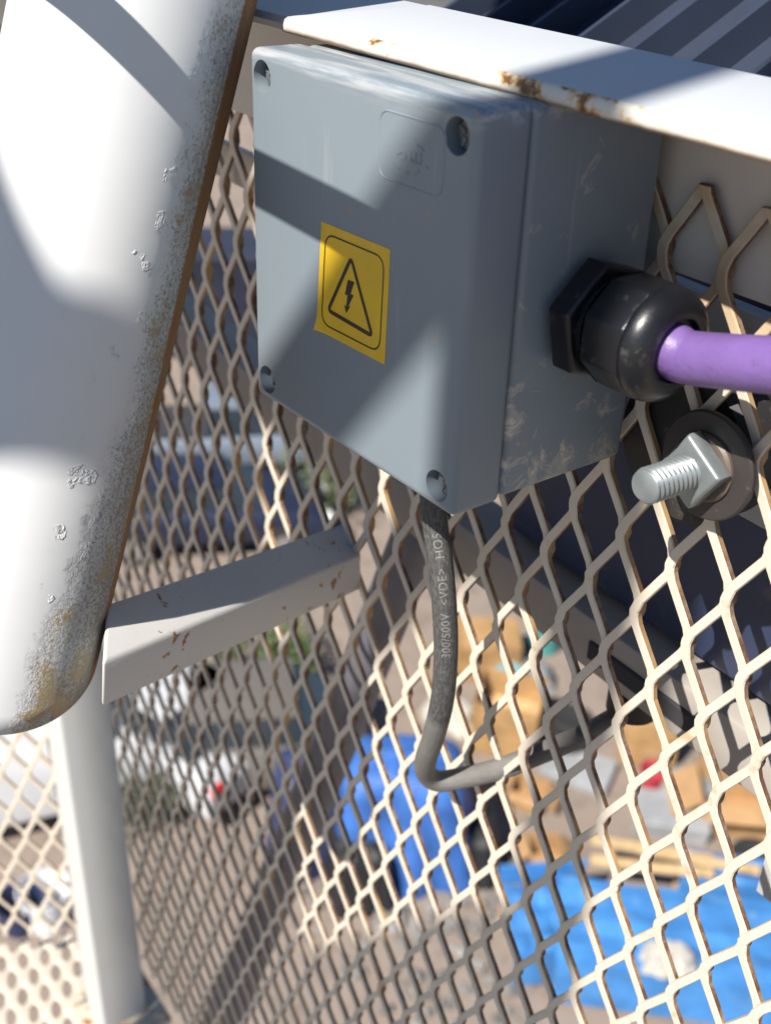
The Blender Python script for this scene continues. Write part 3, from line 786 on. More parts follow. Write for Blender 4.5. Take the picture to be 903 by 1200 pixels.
# ------------------------------------------------------------------ BOLT THROUGH THE MESH
def bolt():
    c = Vector((0.2010, -0.008, 0.0485)); ax = Vector((0.02, -1, 0.04)).normalized()
    root = empty('mounting_bolt', c); tag(root, 'zinc plated threaded bolt with nut and large washer clamped on the mesh', 'bolt')
    # washer disc
    bm = bmesh.new(); add_lathe(bm, [(-0.001, 0.0225), (0.0006, 0.0236), (0.0022, 0.0236), (0.0032, 0.0228), (0.0036, 0.0150)], (0, 0, 0), ax, 64)
    bm_obj('washer', bm, mat_rubber('dull_dark_washer', (0.036, 0.030, 0.029), 0.5, 0.2), root, True)
    bm = bmesh.new(); add_lathe(bm, [(0.0030, 0.0150), (0.0050, 0.0150), (0.0062, 0.0138)], (0, 0, 0), ax, 48)
    bm_obj('spring_washer', bm, plain('brown_spring_washer', (0.10, 0.075, 0.06), 0.5, var=0.3, scale=80), root, True)
    u = Vector((0.2, 0, 1)); u = (u - ax * u.dot(ax)).normalized(); v = ax.cross(u)
    bm = bmesh.new()
    n = 4; ph = 0.42
    rings = []
    for d, r in ((0.0062, 0.0163), (0.0130, 0.0163), (0.0142, 0.0150)):
        rings.append([bm.verts.new(ax * d + (u * math.cos(ph + 2 * math.pi * k / n) + v * math.sin(ph + 2 * math.pi * k / n)) * r) for k in range(n)])
    for a, b in zip(rings[:-1], rings[1:]):
        for k in range(n): bm.faces.new((a[k], a[(k + 1) % n], b[(k + 1) % n], b[k]))
    bm.faces.new(rings[0][::-1]); bm.faces.new(rings[-1])
    bmesh.ops.bevel(bm, geom=bm.edges[:], offset=0.0007, segments=2, profile=0.5, affect='EDGES')
    bm_obj('nut', bm, ZINC, root, True, sharp=40)
    # threaded shank (helix)
    bm = bmesh.new(); seg = 36; pitch = 0.0027; d0, d1 = 0.008, 0.0392; per = 8
    nr = int((d1 - d0) / pitch * per); rows = []
    for i in range(nr + 1):
        row = []
        for k in range(seg):
            d = d0 + (d1 - d0) * i / nr; ph = ((d / pitch) - k / seg) % 1.0
            r = 0.00640 + 0.0013 * (1 - abs(2 * ph - 1) * 1.0) * 1.0
            if d > d1 - 0.0009: r = min(r, 0.0075 - (d - (d1 - 0.0009)) * 0.9)
            a = 2 * math.pi * k / seg; row.append(bm.verts.new(ax * d + (u * math.cos(a) + v * math.sin(a)) * r))
        rows.append(row)
    for a, b in zip(rows[:-1], rows[1:]):
        for k in range(seg): bm.faces.new((a[k], a[(k + 1) % seg], b[(k + 1) % seg], b[k]))
    bm.faces.new(rows[-1]); bm.faces.new(rows[0][::-1])
    bm_obj('threaded_shank', bm, ZINC, root, True, sharp=60)
    # rubber buffer behind the mesh
    bm = bmesh.new(); add_lathe(bm, [(-0.036, 0.034), (-0.033, 0.0365), (-0.014, 0.0365), (-0.0115, 0.034)], (-0.026, 0, -0.006), ax, 56)
    bm_obj('rubber_buffer', bm, RUBBER, root, True)
bolt()

# ------------------------------------------------------------------ MACHINE HOUSING BEHIND THE MESH
def housing():
    root = empty('machine_housing', (0.3, 0.2, -0.16)); I = Matrix.Translation(-root.location)
    tag(root, 'dark blue machine housing with ribbed sloping roof on a beam behind the mesh', 'machine')
    def put(o): child_at_world(o, root); return o
    bm = bmesh.new(); add_box(bm, (0.335, 0.33, -0.005), (0.71, 0.50, 0.236), bev=0.004)
    put(bm_obj('casing', bm, NAVY, None, True))
    bm = bmesh.new(); add_box(bm, (0.29, 0.056, 0.041), (0.36, 0.008, 0.098), bev=0.001, seg=1)
    put(bm_obj('mounting_plate', bm, GREYP))
    # ribbed roof rising away from the mesh
    n = 22; x0, x1 = -0.235, 0.70; y0, y1 = 0.10, 0.75; sl_ = 0.49
    pitch = (x1 - x0) / n; prof = []
    for k in range(n):
        xb = x0 + k * pitch; prof += [(xb, 0), (xb + pitch * 0.80, 0), (xb + pitch * 0.85, 0.020), (xb + pitch * 0.93, 0.020)]
    prof.append((x1, 0))
    bm = bmesh.new(); rows = []
    for y in (y0, y1):
        rows.append([bm.verts.new((x, y, 0.118 + sl_ * (y - y0) + h)) for x, h in prof])
        rows.append([bm.verts.new((x, y, 0.118 + sl_ * (y - y0) + h - 0.002)) for x, h in prof])
    m_ = len(prof)
    for k in range(m_ - 1):
        a, b, c, d = rows
        bm.faces.new((a[k], a[k + 1], c[k + 1], c[k])); bm.faces.new((b[k], d[k], d[k + 1], b[k + 1]))
        bm.faces.new((a[k], b[k], b[k + 1], a[k + 1])); bm.faces.new((c[k], c[k + 1], d[k + 1], d[k]))
    put(bm_obj('ribbed_roof', bm, plain('dark_roof_paint', (0.030, 0.039, 0.064), 0.45, var=0.15, scale=6)))
housing()
def beam():
    root = empty('support_beam', (0.0, 0.08, -0.145)); tag(root, 'taupe steel support beam running level behind the mesh below the box', 'beam')
    bm = bmesh.new(); add_box(bm, (0, 0, 0.0), (1.60, 0.040, 0.036), bev=0.0025)
    bm_obj('web', bm, BEAMP, root, True)
    bm = bmesh.new(); add_box(bm, (0.13, -0.0205, -0.002), (0.085, 0.003, 0.013), bev=0.001, seg=1)
    bm_obj('slot', bm, DARK, root)
    for x, y, w_, h_ in ((0.245, -0.002, 0.006, 0.07),):
        bm = bmesh.new()
        add_prism(bm, [(0, 0), (0.030, 0), (0.012, -0.085), (0, -0.085)], 0.006, Matrix.Translation((x - 0.03, 0.012, -0.019)) @ Matrix.Rotation(math.pi / 2, 4, 'X'))
        bm_obj('gusset', bm, GREYP, root)
    bm = bmesh.new(); add_lathe(bm, [(0, 0.012), (0.003, 0.0155), (0.016, 0.0155), (0.019, 0.012)], (0.115, -0.006, -0.019), (0, 0, -1), 32)
    bm_obj('rubber_foot', bm, RUBBER, root, True)
beam()
def strut():
    bm = bmesh.new(); a = Vector((-0.147, 0.11, -0.205)); b = Vector((-0.522, 0.11, -1.163)); d = (b - a)
    add_cyl(bm, a, b + d * 0.6, 0.020, 0.034, seg=32); bmesh.ops.create_uvsphere(bm, u_segments=24, v_segments=12, radius=0.020, matrix=Matrix.Translation(a))
    tag(bm_obj('diagonal_strut', bm, plain('grey_brown_strut_paint', (0.125, 0.125, 0.15), 0.5, var=0.15, scale=12), None, True), 'grey brown round diagonal strut leaning below the beam behind the mesh', 'strut')
strut()

# ------------------------------------------------------------------ PLATFORM FLOOR
pf = expanded('platform_floor', 0, 53, 0.0, 0.655, 0, 0, 0.030, 0.062, 0.0135, 0.0035, math.radians(10), seed=21, lb=0.010, dl=0.0022, ov=0.0015)
FX = Vector((0.361, 0.9326, 0)); FZ = Vector((-0.9326, 0.361, 0)); FY = FZ.cross(FX)
fm = Matrix((FX, FY, FZ)).transposed().to_4x4(); fm.translation = Vector((-0.40, -0.94, PZ))
pf.matrix_world = fm; tag(pf, kind='structure')

bm = bmesh.new(); add_box(bm, (0.82, -0.92, PZ - 0.03), (2.5, 1.75, 0.008))
tag(bm_obj('platform_deck', bm, plain('worn_deck_plate', (0.07, 0.068, 0.065), 0.7, var=0.2, scale=8)), kind='structure')

# ------------------------------------------------------------------ STEEL FRAME BEHIND THE VIEWER (its bars cast the shadow bands)
def steel_frame():
    root = empty('lattice_mast', (0.53, -1.3, PZ)); tag(root, 'white steel lattice frame with post, braces and an added shading board behind the viewer', 'mast', kind='structure')
    def put(o): child_at_world(o, root)
    Y = -1.30
    def sh(x, z, yp=0.0): k = yp - Y; return Vector((x + 0.30 * k, Y, z + 1.18 * k))
    def bar(name, p, q, w_, t_=0.02):
        bm = bmesh.new(); d = q - p; L = d.length; x_ = d.normalized(); y_ = Vector((0, 1, 0)); z_ = x_.cross(y_).normalized(); y_ = z_.cross(x_)
        mt = Matrix((x_, y_, z_)).transposed()
        add_box(bm, (0, 0, 0), (L, t_, w_), mt, bev=0.002, seg=1); bmesh.ops.translate(bm, vec=(p + q) / 2, verts=bm.verts[:])
        put(bm_obj(name, bm, POST))
    c = sh(0.139, 0.0); bar('post', Vector((c.x, Y, PZ)), Vector((c.x, Y, 2.9)), 0.052, 0.03)
    a, b = sh(0.125, 0.052), sh(-0.46, -0.71); bar('brace', a, b, 0.056)
    a, b = sh(-0.050, -0.200), sh(-0.40, 0.178); bar('brace', a, b, 0.046)
    a, b = sh(0.130, -0.345), sh(-0.5, -1.12); bar('brace', a, b, 0.080)
    bm = bmesh.new(); add_box(bm, (0.02, Y - 0.03, 0.95), (0.37, 0.02, 1.45), bev=0.003, seg=1); add_box(bm, (0.2265, Y - 0.03, 0.70), (0.043, 0.02, 1.02), bev=0.003, seg=1); put(bm_obj('shading_board', bm, POST))  # unseen board, added only to keep the left mesh in shade
    bm = bmesh.new(); add_cyl(bm, (-1.2, -0.233, 0.279), (0.205, -0.233, 0.279), 0.0086, seg=20)
    o = bm_obj('guide_rod', bm, POST, None, True); put(o)
steel_frame()

# ------------------------------------------------------------------ THE YARD BELOW
Z0 = GZ + 0.002
def R2(a): return math.radians(a)
GLASS = plain('dark_car_glass', (0.03, 0.04, 0.05), 0.08, var=0.1, scale=1)
TYRE = plain('tyre_rubber', (0.02, 0.02, 0.02), 0.85); RIM = plain('alloy_rim', (0.45, 0.45, 0.46), 0.35, 0.7)
LAMP = plain('pale_lamp_glass', (0.75, 0.75, 0.72), 0.1); TAIL = plain('red_lamp_glass', (0.45, 0.02, 0.02), 0.2)
WOOD = plain('plywood', (0.36, 0.215, 0.09), 0.75, var=0.22, scale=2.5); WOOD2 = plain('pale_timber', (0.50, 0.34, 0.17), 0.8, var=0.25, scale=4)
CARD = plain('brown_cardboard', (0.36, 0.215, 0.10), 0.85, var=0.12, scale=3)

def profile_body(bm, prof, half, inset=0.0):
    """side outline (x, z) extruded across, upper points pulled inwards"""
    zmax = max(z for _, z in prof)
    rows = []
    for s_ in (-1, 1):
        rows.append([bm.verts.new((x, s_ * (half - inset * max(0, (z - 0.75) / max(0.01, zmax - 0.75))), z)) for x, z in prof])
    bm.faces.new(rows[0]); bm.faces.new(rows[1][::-1])
    k = len(prof)
    for i in range(k): bm.faces.new((rows[0][i], rows[0][(i + 1) % k], rows[1][(i + 1) % k], rows[1][i]))

def car(name, label, loc, rz, paint, kind='sedan', group='vehicles parked in the yard'):
    root = empty(name, (loc[0], loc[1], Z0), R2(rz)); tag(root, label, {'sedan': 'car', 'pickup': 'pickup', 'van': 'van'}[kind], group)
    lower = {'sedan': [(-2.2, .35), (-2.2, .80), (-2.05, .95), (-1.3, 1.0), (0.9, 1.0), (1.9, .88), (2.2, .72), (2.25, .35)],
             'pickup': [(-2.6, .5), (-2.6, 1.05), (-0.55, 1.05), (1.3, 1.12), (2.45, 1.02), (2.6, .85), (2.6, .5)],
             'van': [(-2.5, .4), (-2.5, 1.9), (-2.35, 2.05), (1.1, 2.05), (1.4, 1.9), (2.0, 1.2), (2.5, 1.0), (2.55, .4)]}[kind]
    bm = bmesh.new(); profile_body(bm, lower, 0.9 if kind != 'van' else 0.95, 0.12)
    bmesh.ops.bevel(bm, geom=bm.edges[:], offset=0.05, segments=2, profile=0.5, affect='EDGES'); bm_obj('body', bm, paint, root, True, sharp=50)
    if kind != 'van':
        cab = {'sedan': [(-1.75, .98), (-1.15, 1.40), (0.25, 1.42), (1.05, .98)], 'pickup': [(-0.75, 1.04), (-0.65, 1.62), (0.55, 1.64), (1.25, 1.10)]}[kind]
        bm = bmesh.new(); profile_body(bm, cab, 0.80, 0.18); bmesh.ops.bevel(bm, geom=bm.edges[:], offset=0.03, segments=1, affect='EDGES'); bm_obj('window_glass', bm, GLASS, root)
        zt = cab[1][1]; bm = bmesh.new(); add_box(bm, ((cab[1][0] + cab[2][0]) / 2, 0, zt + 0.02), (cab[2][0] - cab[1][0] + 0.1, 1.30, 0.06), bev=0.02); bm_obj('roof', bm, paint, root, True)
    else:
        bm = bmesh.new()
        for s_ in (-1, 1): add_box(bm, (1.15, s_ * 0.87, 1.55), (0.85, 0.03, 0.5))
        add_box(bm, (1.76, 0, 1.58), (0.03, 1.5, 0.62), Euler((0, R2(-40), 0))); bm_obj('window_glass', bm, GLASS, root)
    if kind == 'pickup':
        bm = bmesh.new(); add_box(bm, (-1.6, 0, 1.056), (1.8, 1.55, 0.02)); bm_obj('load_bed', bm, DARK, root)
    wx = {'sedan': (-1.35, 1.38), 'pickup': (-1.6, 1.65), 'van': (-1.55, 1.6)}[kind]; wr = {'sedan': .33, 'pickup': .40, 'van': .36}[kind]
    for x in wx:
        for s_ in (-1, 1):
            wheel = empty('wheel', (x, s_ * 0.86, wr)); wheel.parent = root
            bm = bmesh.new(); add_lathe(bm, [(-.11, wr * .8), (-.09, wr), (.09, wr), (.11, wr * .8)], (0, 0, 0), (0, 1, 0), 24); bm_obj('tyre', bm, TYRE, wheel, True)
            bm = bmesh.new(); add_lathe(bm, [(-.115, wr * .62), (.115, wr * .62)], (0, 0, 0), (0, 1, 0), 16); bm_obj('rim', bm, RIM, wheel)
    xf = max(x for x, _ in lower); xb = min(x for x, _ in lower); zl = {'sedan': .68, 'pickup': .82, 'van': .85}[kind]
    for s_ in (-1, 1):
        bm = bmesh.new(); add_box(bm, (xf - 0.03, s_ * 0.64, zl), (0.12, 0.34, 0.15), bev=0.02); bm_obj('headlight', bm, LAMP, root, True)
        bm = bmesh.new(); add_box(bm, (xb + 0.03, s_ * 0.70, zl + 0.1), (0.12, 0.26, 0.16), bev=0.02); bm_obj('tail_light', bm, TAIL, root, True)
    return root
def carpaint(name, col): return plain(name, col, 0.28, 0.1, var=0.05, scale=1)
car('parked_car', 'navy blue saloon car parked behind the slanted brace bar', (-17.3, 8.3), 62, carpaint('navy_car_paint', (0.020, 0.025, 0.050)), 'sedan')
car('parked_pickup', 'grey blue pickup truck parked farthest back beside the green bush', (-19.4, 10.2), 60, carpaint('grey_blue_car_paint', (0.16, 0.19, 0.24)), 'pickup')
car('parked_car', 'silver car with shiny headlights parked just right of the white post', (-12.7, 4.75), 200, carpaint('silver_car_paint', (0.50, 0.51, 0.52)), 'sedan')
car('parked_car', 'dull taupe car with red tail lights parked beside the scrubby bush', (-11.6, 5.35), -118, carpaint('taupe_car_paint', (0.15, 0.135, 0.12)), 'sedan')
car('parked_van', 'white van parked beyond the end mesh left of the white post', (-12.6, 2.6), 75, carpaint('white_van_paint', (0.72, 0.73, 0.74)), 'van')

def container():
    root = empty('shipping_container', (-25.5, 13.2, Z0), R2(58)); tag(root, 'dark blue corrugated shipping container far off between pipe and box', 'container')
    bm = bmesh.new()
    n = 30; L = 6.0; H_ = 2.6; W_ = 2.4; prof = []
    for k in range(n): x = -L / 2 + L * k / n; prof += [(x, 0), (x + L / n * .4, 0), (x + L / n * .5, .05), (x + L / n * .9, .05)]
    prof.append((L / 2, 0))
    for sgn in (-1, 1):
        lo = [bm.verts.new((x, sgn * (W_ / 2 - d), 0.15)) for x, d in prof]; hi = [bm.verts.new((x, sgn * (W_ / 2 - d), H_ - 0.1)) for x, d in prof]
        for i in range(len(prof) - 1): bm.faces.new((lo[i], lo[i + 1], hi[i + 1], hi[i]))
    cb = plain('dark_blue_container_paint', (0.020, 0.025, 0.045), 0.6, var=0.2, scale=1.2)
    bm_obj('side_panel', bm, cb, root)
    bm = bmesh.new(); add_box(bm, (0, 0, H_ - 0.05), (L, W_, 0.12), bev=0.02); bm_obj('roof', bm, cb, root)
    bm = bmesh.new(); add_box(bm, (0, 0, 0.1), (L, W_, 0.16), bev=0.02); bm_obj('floor_frame', bm, cb, root)
    for sgn in (-1, 1):
        bm = bmesh.new(); add_box(bm, (L / 2, sgn * W_ / 4, H_ / 2), (0.06, W_ / 2 - 0.02, H_ - 0.25), bev=0.01)
        for q in (-.25, .25): add_cyl(bm, (L / 2 + 0.05, sgn * W_ / 4 + q, 0.2), (L / 2 + 0.05, sgn * W_ / 4 + q, H_ - 0.2), 0.025, seg=8)
        bm_obj('door', bm, cb, root)
container()

def bush(name, label, loc, rad, h, n, cols, seed):
    """leaf clumps scattered through an uneven crown on several stems"""
    rnd = random.Random(seed); root = empty(name, (loc[0], loc[1], Z0)); tag(root, label, 'bush', 'bushes at the yard edge')
    lobes = [(Vector((rnd.uniform(-.6, .6) * rad, rnd.uniform(-.6, .6) * rad, h * rnd.uniform(.35, .8))), rad * rnd.uniform(.35, .62)) for _ in range(9)]
    vs_, fs_, mi = [], [], []
    for i in range(n):
        c, r = rnd.choice(lobes)
        d = Vector((rnd.gauss(0, 1), rnd.gauss(0, 1), rnd.gauss(0, 1))).normalized(); p = c + d * r * rnd.uniform(.55, 1.05); p.z = max(p.z, 0.05)
        a = Vector((rnd.gauss(0, 1), rnd.gauss(0, 1), rnd.gauss(0, .7))).normalized(); b = a.orthogonal().normalized(); L = rnd.uniform(.05, .12); k = len(vs_)
        vs_ += [p, p + a * L * .5 + b * L * .28, p + a * L, p + a * L * .5 - b * L * .28]; fs_.append((k, k + 1, k + 2, k + 3)); mi.append(rnd.choice((0, 0, 1)))
    mesh_obj('foliage', vs_, fs_, [plain('leaf_green', cols[0], 0.6), plain('leaf_light', cols[1], 0.6)], root, mat_idx=mi)
    bm = bmesh.new()
    for c, r in lobes: add_cyl(bm, (rnd.uniform(-.1, .1), rnd.uniform(-.1, .1), 0), c, 0.035, 0.012, seg=6)
    bm_obj('stem', bm, plain('bark', (0.12, 0.09, 0.06), 0.9), root)
bush('leafy_bush', 'olive green bush behind the mesh under the lower left lid edge', (-16.6, 10.9), 1.1, 1.7, 2600, ((0.10, 0.13, 0.045), (0.17, 0.19, 0.08)), 1)
bush('leafy_bush', 'darker green bush seen just below the slanted brace bar', (-13.0, 7.0), 0.85, 1.1, 2200, ((0.06, 0.10, 0.03), (0.12, 0.17, 0.05)), 2)
bush('leafy_bush', 'scrubby dull green bush low beside the white post', (-11.3, 4.25), 0.75, 0.8, 2000, ((0.07, 0.09, 0.05), (0.13, 0.13, 0.08)), 3)

# blue tarpaulin over a stack, with folds
def tarp(name, label, loc, rz, sx, sy, h, mat, seed, lean=0.0):
    from mathutils import noise as mn
    rnd = random.Random(seed); nu, nv_ = 56, 22; vs_, fs_ = [], []
    for j in range(nv_ + 1):
        t = j / nv_
        for i in range(nu):
            a = 2 * math.pi * i / nu; ca, sa = math.cos(a), math.sin(a)
            sq = (abs(ca) ** 5 + abs(sa) ** 5) ** (-1 / 5)
            fold = 1 + 0.10 * math.sin(a * 9 + seed) * (1 - t) + 0.10 * mn.noise(Vector((ca * 2, sa * 2, t * 2 + seed)))
            rr_ = (1.0 - 0.25 * t) * fold if t < 0.75 else (1 - 0.25 * .75) * fold * math.sqrt(max(0, 1 - ((t - .75) / .25) ** 2)) * 1.0
            z = h * (t if t < 0.75 else 0.75 + 0.25 * math.sin((t - .75) / .25 * math.pi / 2)) + 0.05 * mn.noise(Vector((ca * 3, sa * 3, t * 4)))
            vs_.append((ca * sq * sx * rr_ + lean * z, sa * sq * sy * rr_, max(0, z) if j else 0))
    for j in range(nv_):
        for i in range(nu):
            a = j * nu + i; b = j * nu + (i + 1) % nu; fs_.append((a, b, b + nu, a + nu))
    o = mesh_obj(name, vs_, fs_, mat, None, True, (loc[0], loc[1], Z0)); o.rotation_euler = (0, 0, R2(rz)); return o
BLUE = plain('bright_blue_tarpaulin', (0.035, 0.12, 0.38), 0.5, var=0.25, scale=2.2, bumpd=0.04, stain=(0.10, 0.18, 0.36), st=(0.58, 0.72))
SKYB = plain('sky_blue_tarpaulin', (0.05, 0.20, 0.48), 0.5, var=0.22, scale=1.6, bumpd=0.03, stain=(0.13, 0.25, 0.42), st=(0.55, 0.72))
NAVT = plain('navy_tarpaulin', (0.02, 0.03, 0.085), 0.55, var=0.2, scale=1.5, bumpd=0.02)
BLK = plain('black_tarpaulin', (0.014, 0.014, 0.016), 0.6, var=0.2, scale=1.5)
tag(tarp('tarp_covered_stack', 'bright blue tarpaulin draped over a tall stack below the black cable', (-8.75, 6.65), 55, 1.0, 0.70, 1.8, BLUE, 2), label=None, cat='tarpaulin')
tag(tarp('tarp_covered_stack', 'navy tarpaulin heap left of the bright blue one', (-9.45, 5.75), 60, 0.62, 0.55, 1.6, NAVT, 5), cat='tarpaulin')
tag(tarp('tarp_covered_stack', 'black covered heap between the navy heap and the blue stack', (-8.6, 5.9), 60, 0.45, 0.50, 0.9, BLK, 8), cat='tarpaulin')
tag(tarp('tarp_covered_stack', 'low dark covered heap at the right foot of the blue stack', (-8.1, 7.35), 50, 0.40, 0.45, 0.75, BLK, 11), cat='tarpaulin')
LBL = ['bright blue tarpaulin draped over a tall stack below the black cable', 'navy tarpaulin heap left of the bright blue tarpaulin stack', 'black covered heap between the navy heap and the blue stack', 'low black covered heap at the right foot of the blue stack']
for o, l in zip([o for o in bpy.data.objects if o.name.startswith('tarp_covered_stack')], LBL): o['label'] = l; o['group'] = 'covered heaps in the yard'

# blue stall tables
def stall(label, loc, rz, L, W_, H_, back):
    root = empty('market_stall', (loc[0], loc[1], Z0), R2(rz)); tag(root, label, 'stall', 'blue stalls below the mesh')
    bm = bmesh.new(); n = 10
    rows = []
    for j in range(7):
        rows.append([bm.verts.new((-L / 2 + L * i / n, -W_ / 2 + W_ * j / 6, H_ + 0.02 * math.sin(i * 1.7 + j) + 0.03 * (j % 2))) for i in range(n + 1)])
    for a, b in zip(rows[:-1], rows[1:]):
        for i in range(n): bm.faces.new((a[i], a[i + 1], b[i + 1], b[i]))
    r = bmesh.ops.extrude_face_region(bm, geom=bm.faces[:]); bmesh.ops.translate(bm, vec=(0, 0, -0.05), verts=[v for v in r['geom'] if isinstance(v, bmesh.types.BMVert)])
    bm_obj('table_top', bm, SKYB, root)
    bm = bmesh.new(); add_box(bm, (0, -W_ / 2 - 0.01, H_ * 0.55), (L, 0.03, H_ * 0.8)); bm_obj('front_cloth', bm, SKYB, root)
    if back:
        bm = bmesh.new(); add_box(bm, (0, W_ / 2 + 0.05, H_ + back / 2), (L, 0.05, back)); bm_obj('back_board', bm, SKYB, root)
    for sx in (-1, 1):
        for sy in (-1, 1):
            bm = bmesh.new(); add_box(bm, (sx * (L / 2 - 0.06), sy * (W_ / 2 - 0.06), H_ / 2 - 0.03), (0.06, 0.06, H_ - 0.06)); bm_obj('leg', bm, WOOD2, root)
stall('large sky blue covered stall table nearest the lower right corner', (-5.30, 8.25), 47, 2.9, 1.25, 0.85, 0.0)
stall('narrow sky blue stall left of the large one, beside timber planks', (-6.45, 7.25), 62, 1.1, 1.0, 0.65, 0.3)
stall('second sky blue stall behind the timber planks at the right edge', (-5.45, 9.75), 47, 1.9, 0.5, 0.8, 0.0)
for k, (x, y, z, rz) in enumerate([(-6.35, 8.80, .96, 44), (-6.15, 8.60, .96, 48), (-5.9, 9.15, .98, 43)]):
    bm = bmesh.new(); add_box(bm, (0, 0, 0), (1.5, 0.14, 0.045), bev=0.006, seg=1)
    o = bm_obj('timber_plank', bm, WOOD2, None, loc=(x, y, GZ + z), rot=(0, 0, R2(rz)))
    tag(o, ['timber plank lying across the back of the blue stall, farthest left', 'timber plank on the blue stall, nearest the viewer', 'timber plank reaching farthest right on the blue stall'][k], 'plank', 'planks on the blue stalls')

def crate(label, loc, rz, s_, col, open_=True, slats=True):
    root = empty('wooden_crate', (loc[0], loc[1], Z0), R2(rz)); tag(root, label, 'crate', 'brown crates in the yard')
    a, b, h = s_
    for sgn, ax_ in ((-1, 0), (1, 0), (-1, 1), (1, 1)):
        n = 4
        for k in range(n):
            bm = bmesh.new(); zc = h * (k + .5) / n
            if ax_ == 0: add_box(bm, (sgn * a / 2, 0, zc), (0.025, b, h / n - 0.02), bev=0.004, seg=1)
            else: add_box(bm, (0, sgn * b / 2, zc), (a - 0.03, 0.025, h / n - 0.02), bev=0.004, seg=1)
            bm_obj('slat', bm, col, root)
    bm = bmesh.new(); add_box(bm, (0, 0, h * (0.99 if not open_ else 0.5)), (a - 0.04, b - 0.04, 0.03)); bm_obj('lid' if not open_ else 'contents', bm, col if not open_ else WOOD2, root)
def carton(label, loc, rz, s_, z=0.0):
    root = empty('cardboard_box', (loc[0], loc[1], Z0 + z), R2(rz)); tag(root, label, 'box', 'cardboard boxes in the yard')
    a, b, h = s_; bm = bmesh.new()
    add_box(bm, (0, 0, 0.01), (a, b, 0.02))
    for sgn in (-1, 1): add_box(bm, (sgn * (a / 2 - .01), 0, h / 2), (0.02, b, h)); add_box(bm, (0, sgn * (b / 2 - .01), h / 2), (a - .04, 0.02, h))
    bm_obj('body', bm, CARD, root)
    for sgn in (-1, 1):
        bm = bmesh.new(); add_box(bm, (0, 0, 0), (a * .5, b, 0.012), Euler((0, R2(sgn * 38), 0))); bmesh.ops.translate(bm, vec=(sgn * (a / 2 + a * .18), 0, h - a * .14), verts=bm.verts[:]); bm_obj('flap', bm, CARD, root)
        bm = bmesh.new(); add_box(bm, (0, sgn * (b / 2 + b * .16), h - .05), (a * .9, b * .36, 0.012), Euler((R2(-sgn * 18), 0, 0))); bm_obj('flap', bm, CARD, root)
crate('tall orange brown plywood crate just right of the cable bend', (-9.75, 9.35), 40, (0.95, 0.85, 0.95), WOOD)
crate('closed orange brown crate behind the tall crate', (-11.3, 10.2), 55, (1.0, 0.8, 0.7), WOOD, open_=False)
crate('orange brown crate with pale lid near the rubber foot', (-8.35, 10.95), 35, (0.8, 0.7, 0.85), WOOD, open_=False)
carton('open brown cardboard box farthest right below the bracket', (-6.75, 10.95), 50, (1.05, 0.8, 0.6))
carton('open brown cardboard box on bare ground beside the tall crate', (-8.55, 8.75), 30, (0.5, 0.4, 0.3))
carton('small open cardboard box left of the blue stall end', (-7.6, 8.2), 60, (0.45, 0.35, 0.3))
def bucket(label, loc, r, h, col):
    root = empty('plastic_bucket', (loc[0], loc[1], Z0)); tag(root, label, 'bucket', 'buckets in the yard')
    bm = bmesh.new(); add_lathe(bm, [(0, r * .78), (h, r), (h, r * .95), (.02, r * .74)], (0, 0, 0), (0, 0, 1), 28); bm_obj('tub', bm, col, root, True)
    o, *_ = tube_obj('handle', catmull([(-r, 0, h), (-r * .7, 0.05, h + r * .7), (0, 0.08, h + r), (r * .7, 0.05, h + r * .7), (r, 0, h)], 6), 0.012, RIM, root, 8)
bucket('red bucket in front of the orange crate with pale lid', (-7.8, 10.45), 0.20, 0.35, plain('red_plastic', (0.45, 0.05, 0.07), 0.4))
bucket('large white bucket seen below the end mesh beside the post', (-10.3, 2.35), 0.34, 0.55, plain('white_plastic', (0.75, 0.76, 0.78), 0.35))
bucket('dark navy bucket beside the large white bucket', (-10.4, 2.05), 0.30, 0.45, NAVT)
for k, (x, y, z, rz, l) in enumerate([(-7.15, 10.15, 0, 42, 'grey concrete slab stack behind the timber planks, lowest slab'), (-7.12, 10.12, .16, 46, 'grey concrete slab on top of the other slab behind the planks'), (-8.6, 9.75, 0, 30, 'pale grey slab lying flat beside the tall crate')]):
    bm = bmesh.new(); add_box(bm, (0, 0, 0.075), (1.0, 0.7, 0.15), bev=0.015, seg=1)
    tag(bm_obj('concrete_slab', bm, plain('grey_concrete', (0.27, 0.28, 0.29), 0.85, var=0.15, scale=3), None, loc=(x, y, Z0 + z), rot=(0, 0, R2(rz))), l, 'slab', 'slabs in the yard')
bm = bmesh.new(); add_lathe(bm, [(0, .26), (.02, .28), (.30, .27), (.32, .285), (.34, .27), (.62, .27), (.64, .285), (.66, .27), (.92, .28), (.94, .26)], (0, 0, 0), (0, 0, 1), 32)
tag(bm_obj('oil_drum', bm, plain('teal_drum_paint', (0.06, 0.26, 0.26), 0.45), None, True, (-11.2, 11.35, Z0)), 'teal steel drum standing behind the closed crate', 'drum')
bm = bmesh.new(); add_lathe(bm, [(0, .22), (.02, .24), (.30, .23), (.32, .245), (.34, .23), (.66, .24), (.68, .22)], (0, 0, 0), (0, 0, 1), 32)
tag(bm_obj('oil_drum', bm, plain('pale_teal_drum_paint', (0.16, 0.36, 0.38), 0.5), None, True, (-10.35, 9.85, Z0)), 'pale teal drum tucked behind the tall open crate', 'drum')
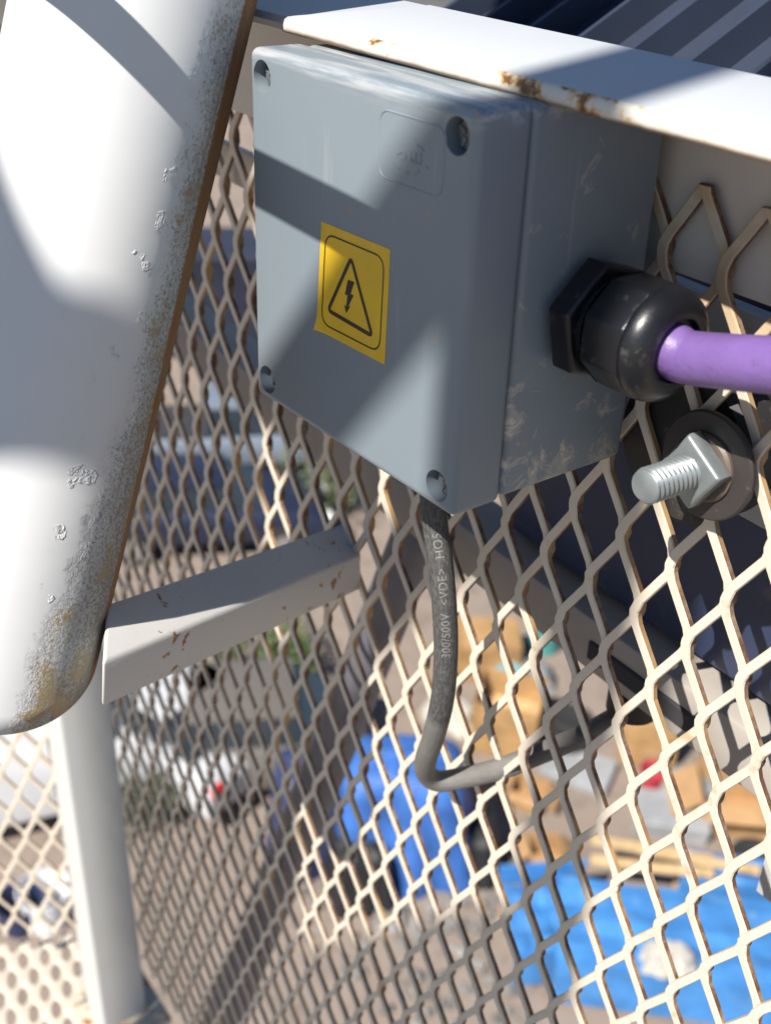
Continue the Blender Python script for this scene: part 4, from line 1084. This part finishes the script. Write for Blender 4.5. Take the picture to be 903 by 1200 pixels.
# loose stones round the tarpaulin stacks
rnd = random.Random(4); bm = bmesh.new()
for _ in range(260):
    a = rnd.uniform(0, 6.28); d = rnd.uniform(0.2, 1.6); s_ = rnd.uniform(.03, .12)
    add_box(bm, (-8.0 + d * math.cos(a) * 1.3, 6.4 + d * math.sin(a), GZ + s_ * .3), (s_ * 1.4, s_, s_ * .8), Euler((rnd.random(), rnd.random(), rnd.random() * 3)))
tag(bm_obj('rubble', bm, plain('grey_rubble', (0.20, 0.19, 0.18), 0.9, var=0.4, scale=2)), kind='stuff')

# smaller clutter between the crates
def sack(label, loc, rz, sx, sy, h, mat, seed):
    o = tarp('sack', label, loc, rz, sx, sy, h, mat, seed); tag(o, label, 'sack', 'sacks lying in the yard'); o.name = 'sack'
GREYS = plain('grey_woven_sack', (0.24, 0.25, 0.26), 0.8, var=0.25, scale=4, bumpd=0.02); PALE = plain('pale_woven_sack', (0.42, 0.40, 0.36), 0.8, var=0.2, scale=4, bumpd=0.02)
sack('pale woven sack on the ground left of the tall crate', (-10.6, 8.9), 20, 0.42, 0.28, 0.30, PALE, 21)
sack('grey woven sack between the closed crate and the tall crate', (-10.6, 10.4), 70, 0.50, 0.32, 0.36, GREYS, 22)
sack('grey woven sack by the red bucket', (-7.35, 10.75), 10, 0.45, 0.30, 0.34, GREYS, 23)
sack('pale woven sack on the front edge of the large blue stall', (-5.05, 7.75), 45, 0.30, 0.22, 0.20, PALE, 24)
bpy.data.objects['sack.003'].location.z = GZ + 0.90
def tyres(label, loc, n):
    root = empty('tyre_stack', (loc[0], loc[1], Z0)); tag(root, label, 'tyres', 'tyre stacks in the yard')
    for k in range(n):
        bm = bmesh.new(); z0 = k * 0.2
        prof = [(0.02, 0.20), (0.0, 0.24), (0.0, 0.29), (0.03, 0.32), (0.16, 0.32), (0.19, 0.29), (0.19, 0.24), (0.17, 0.20)]
        add_lathe(bm, prof, (0.02 * (k % 2), 0.015 * k, z0), (0, 0, 1), 28); bm_obj('tyre', bm, TYRE, root, True)
tyres('stack of dark tyres right of the tall crate', (-9.1, 10.0), 3)
tyres('two dark tyres stacked behind the timber planks at the right', (-5.9, 10.35), 2)
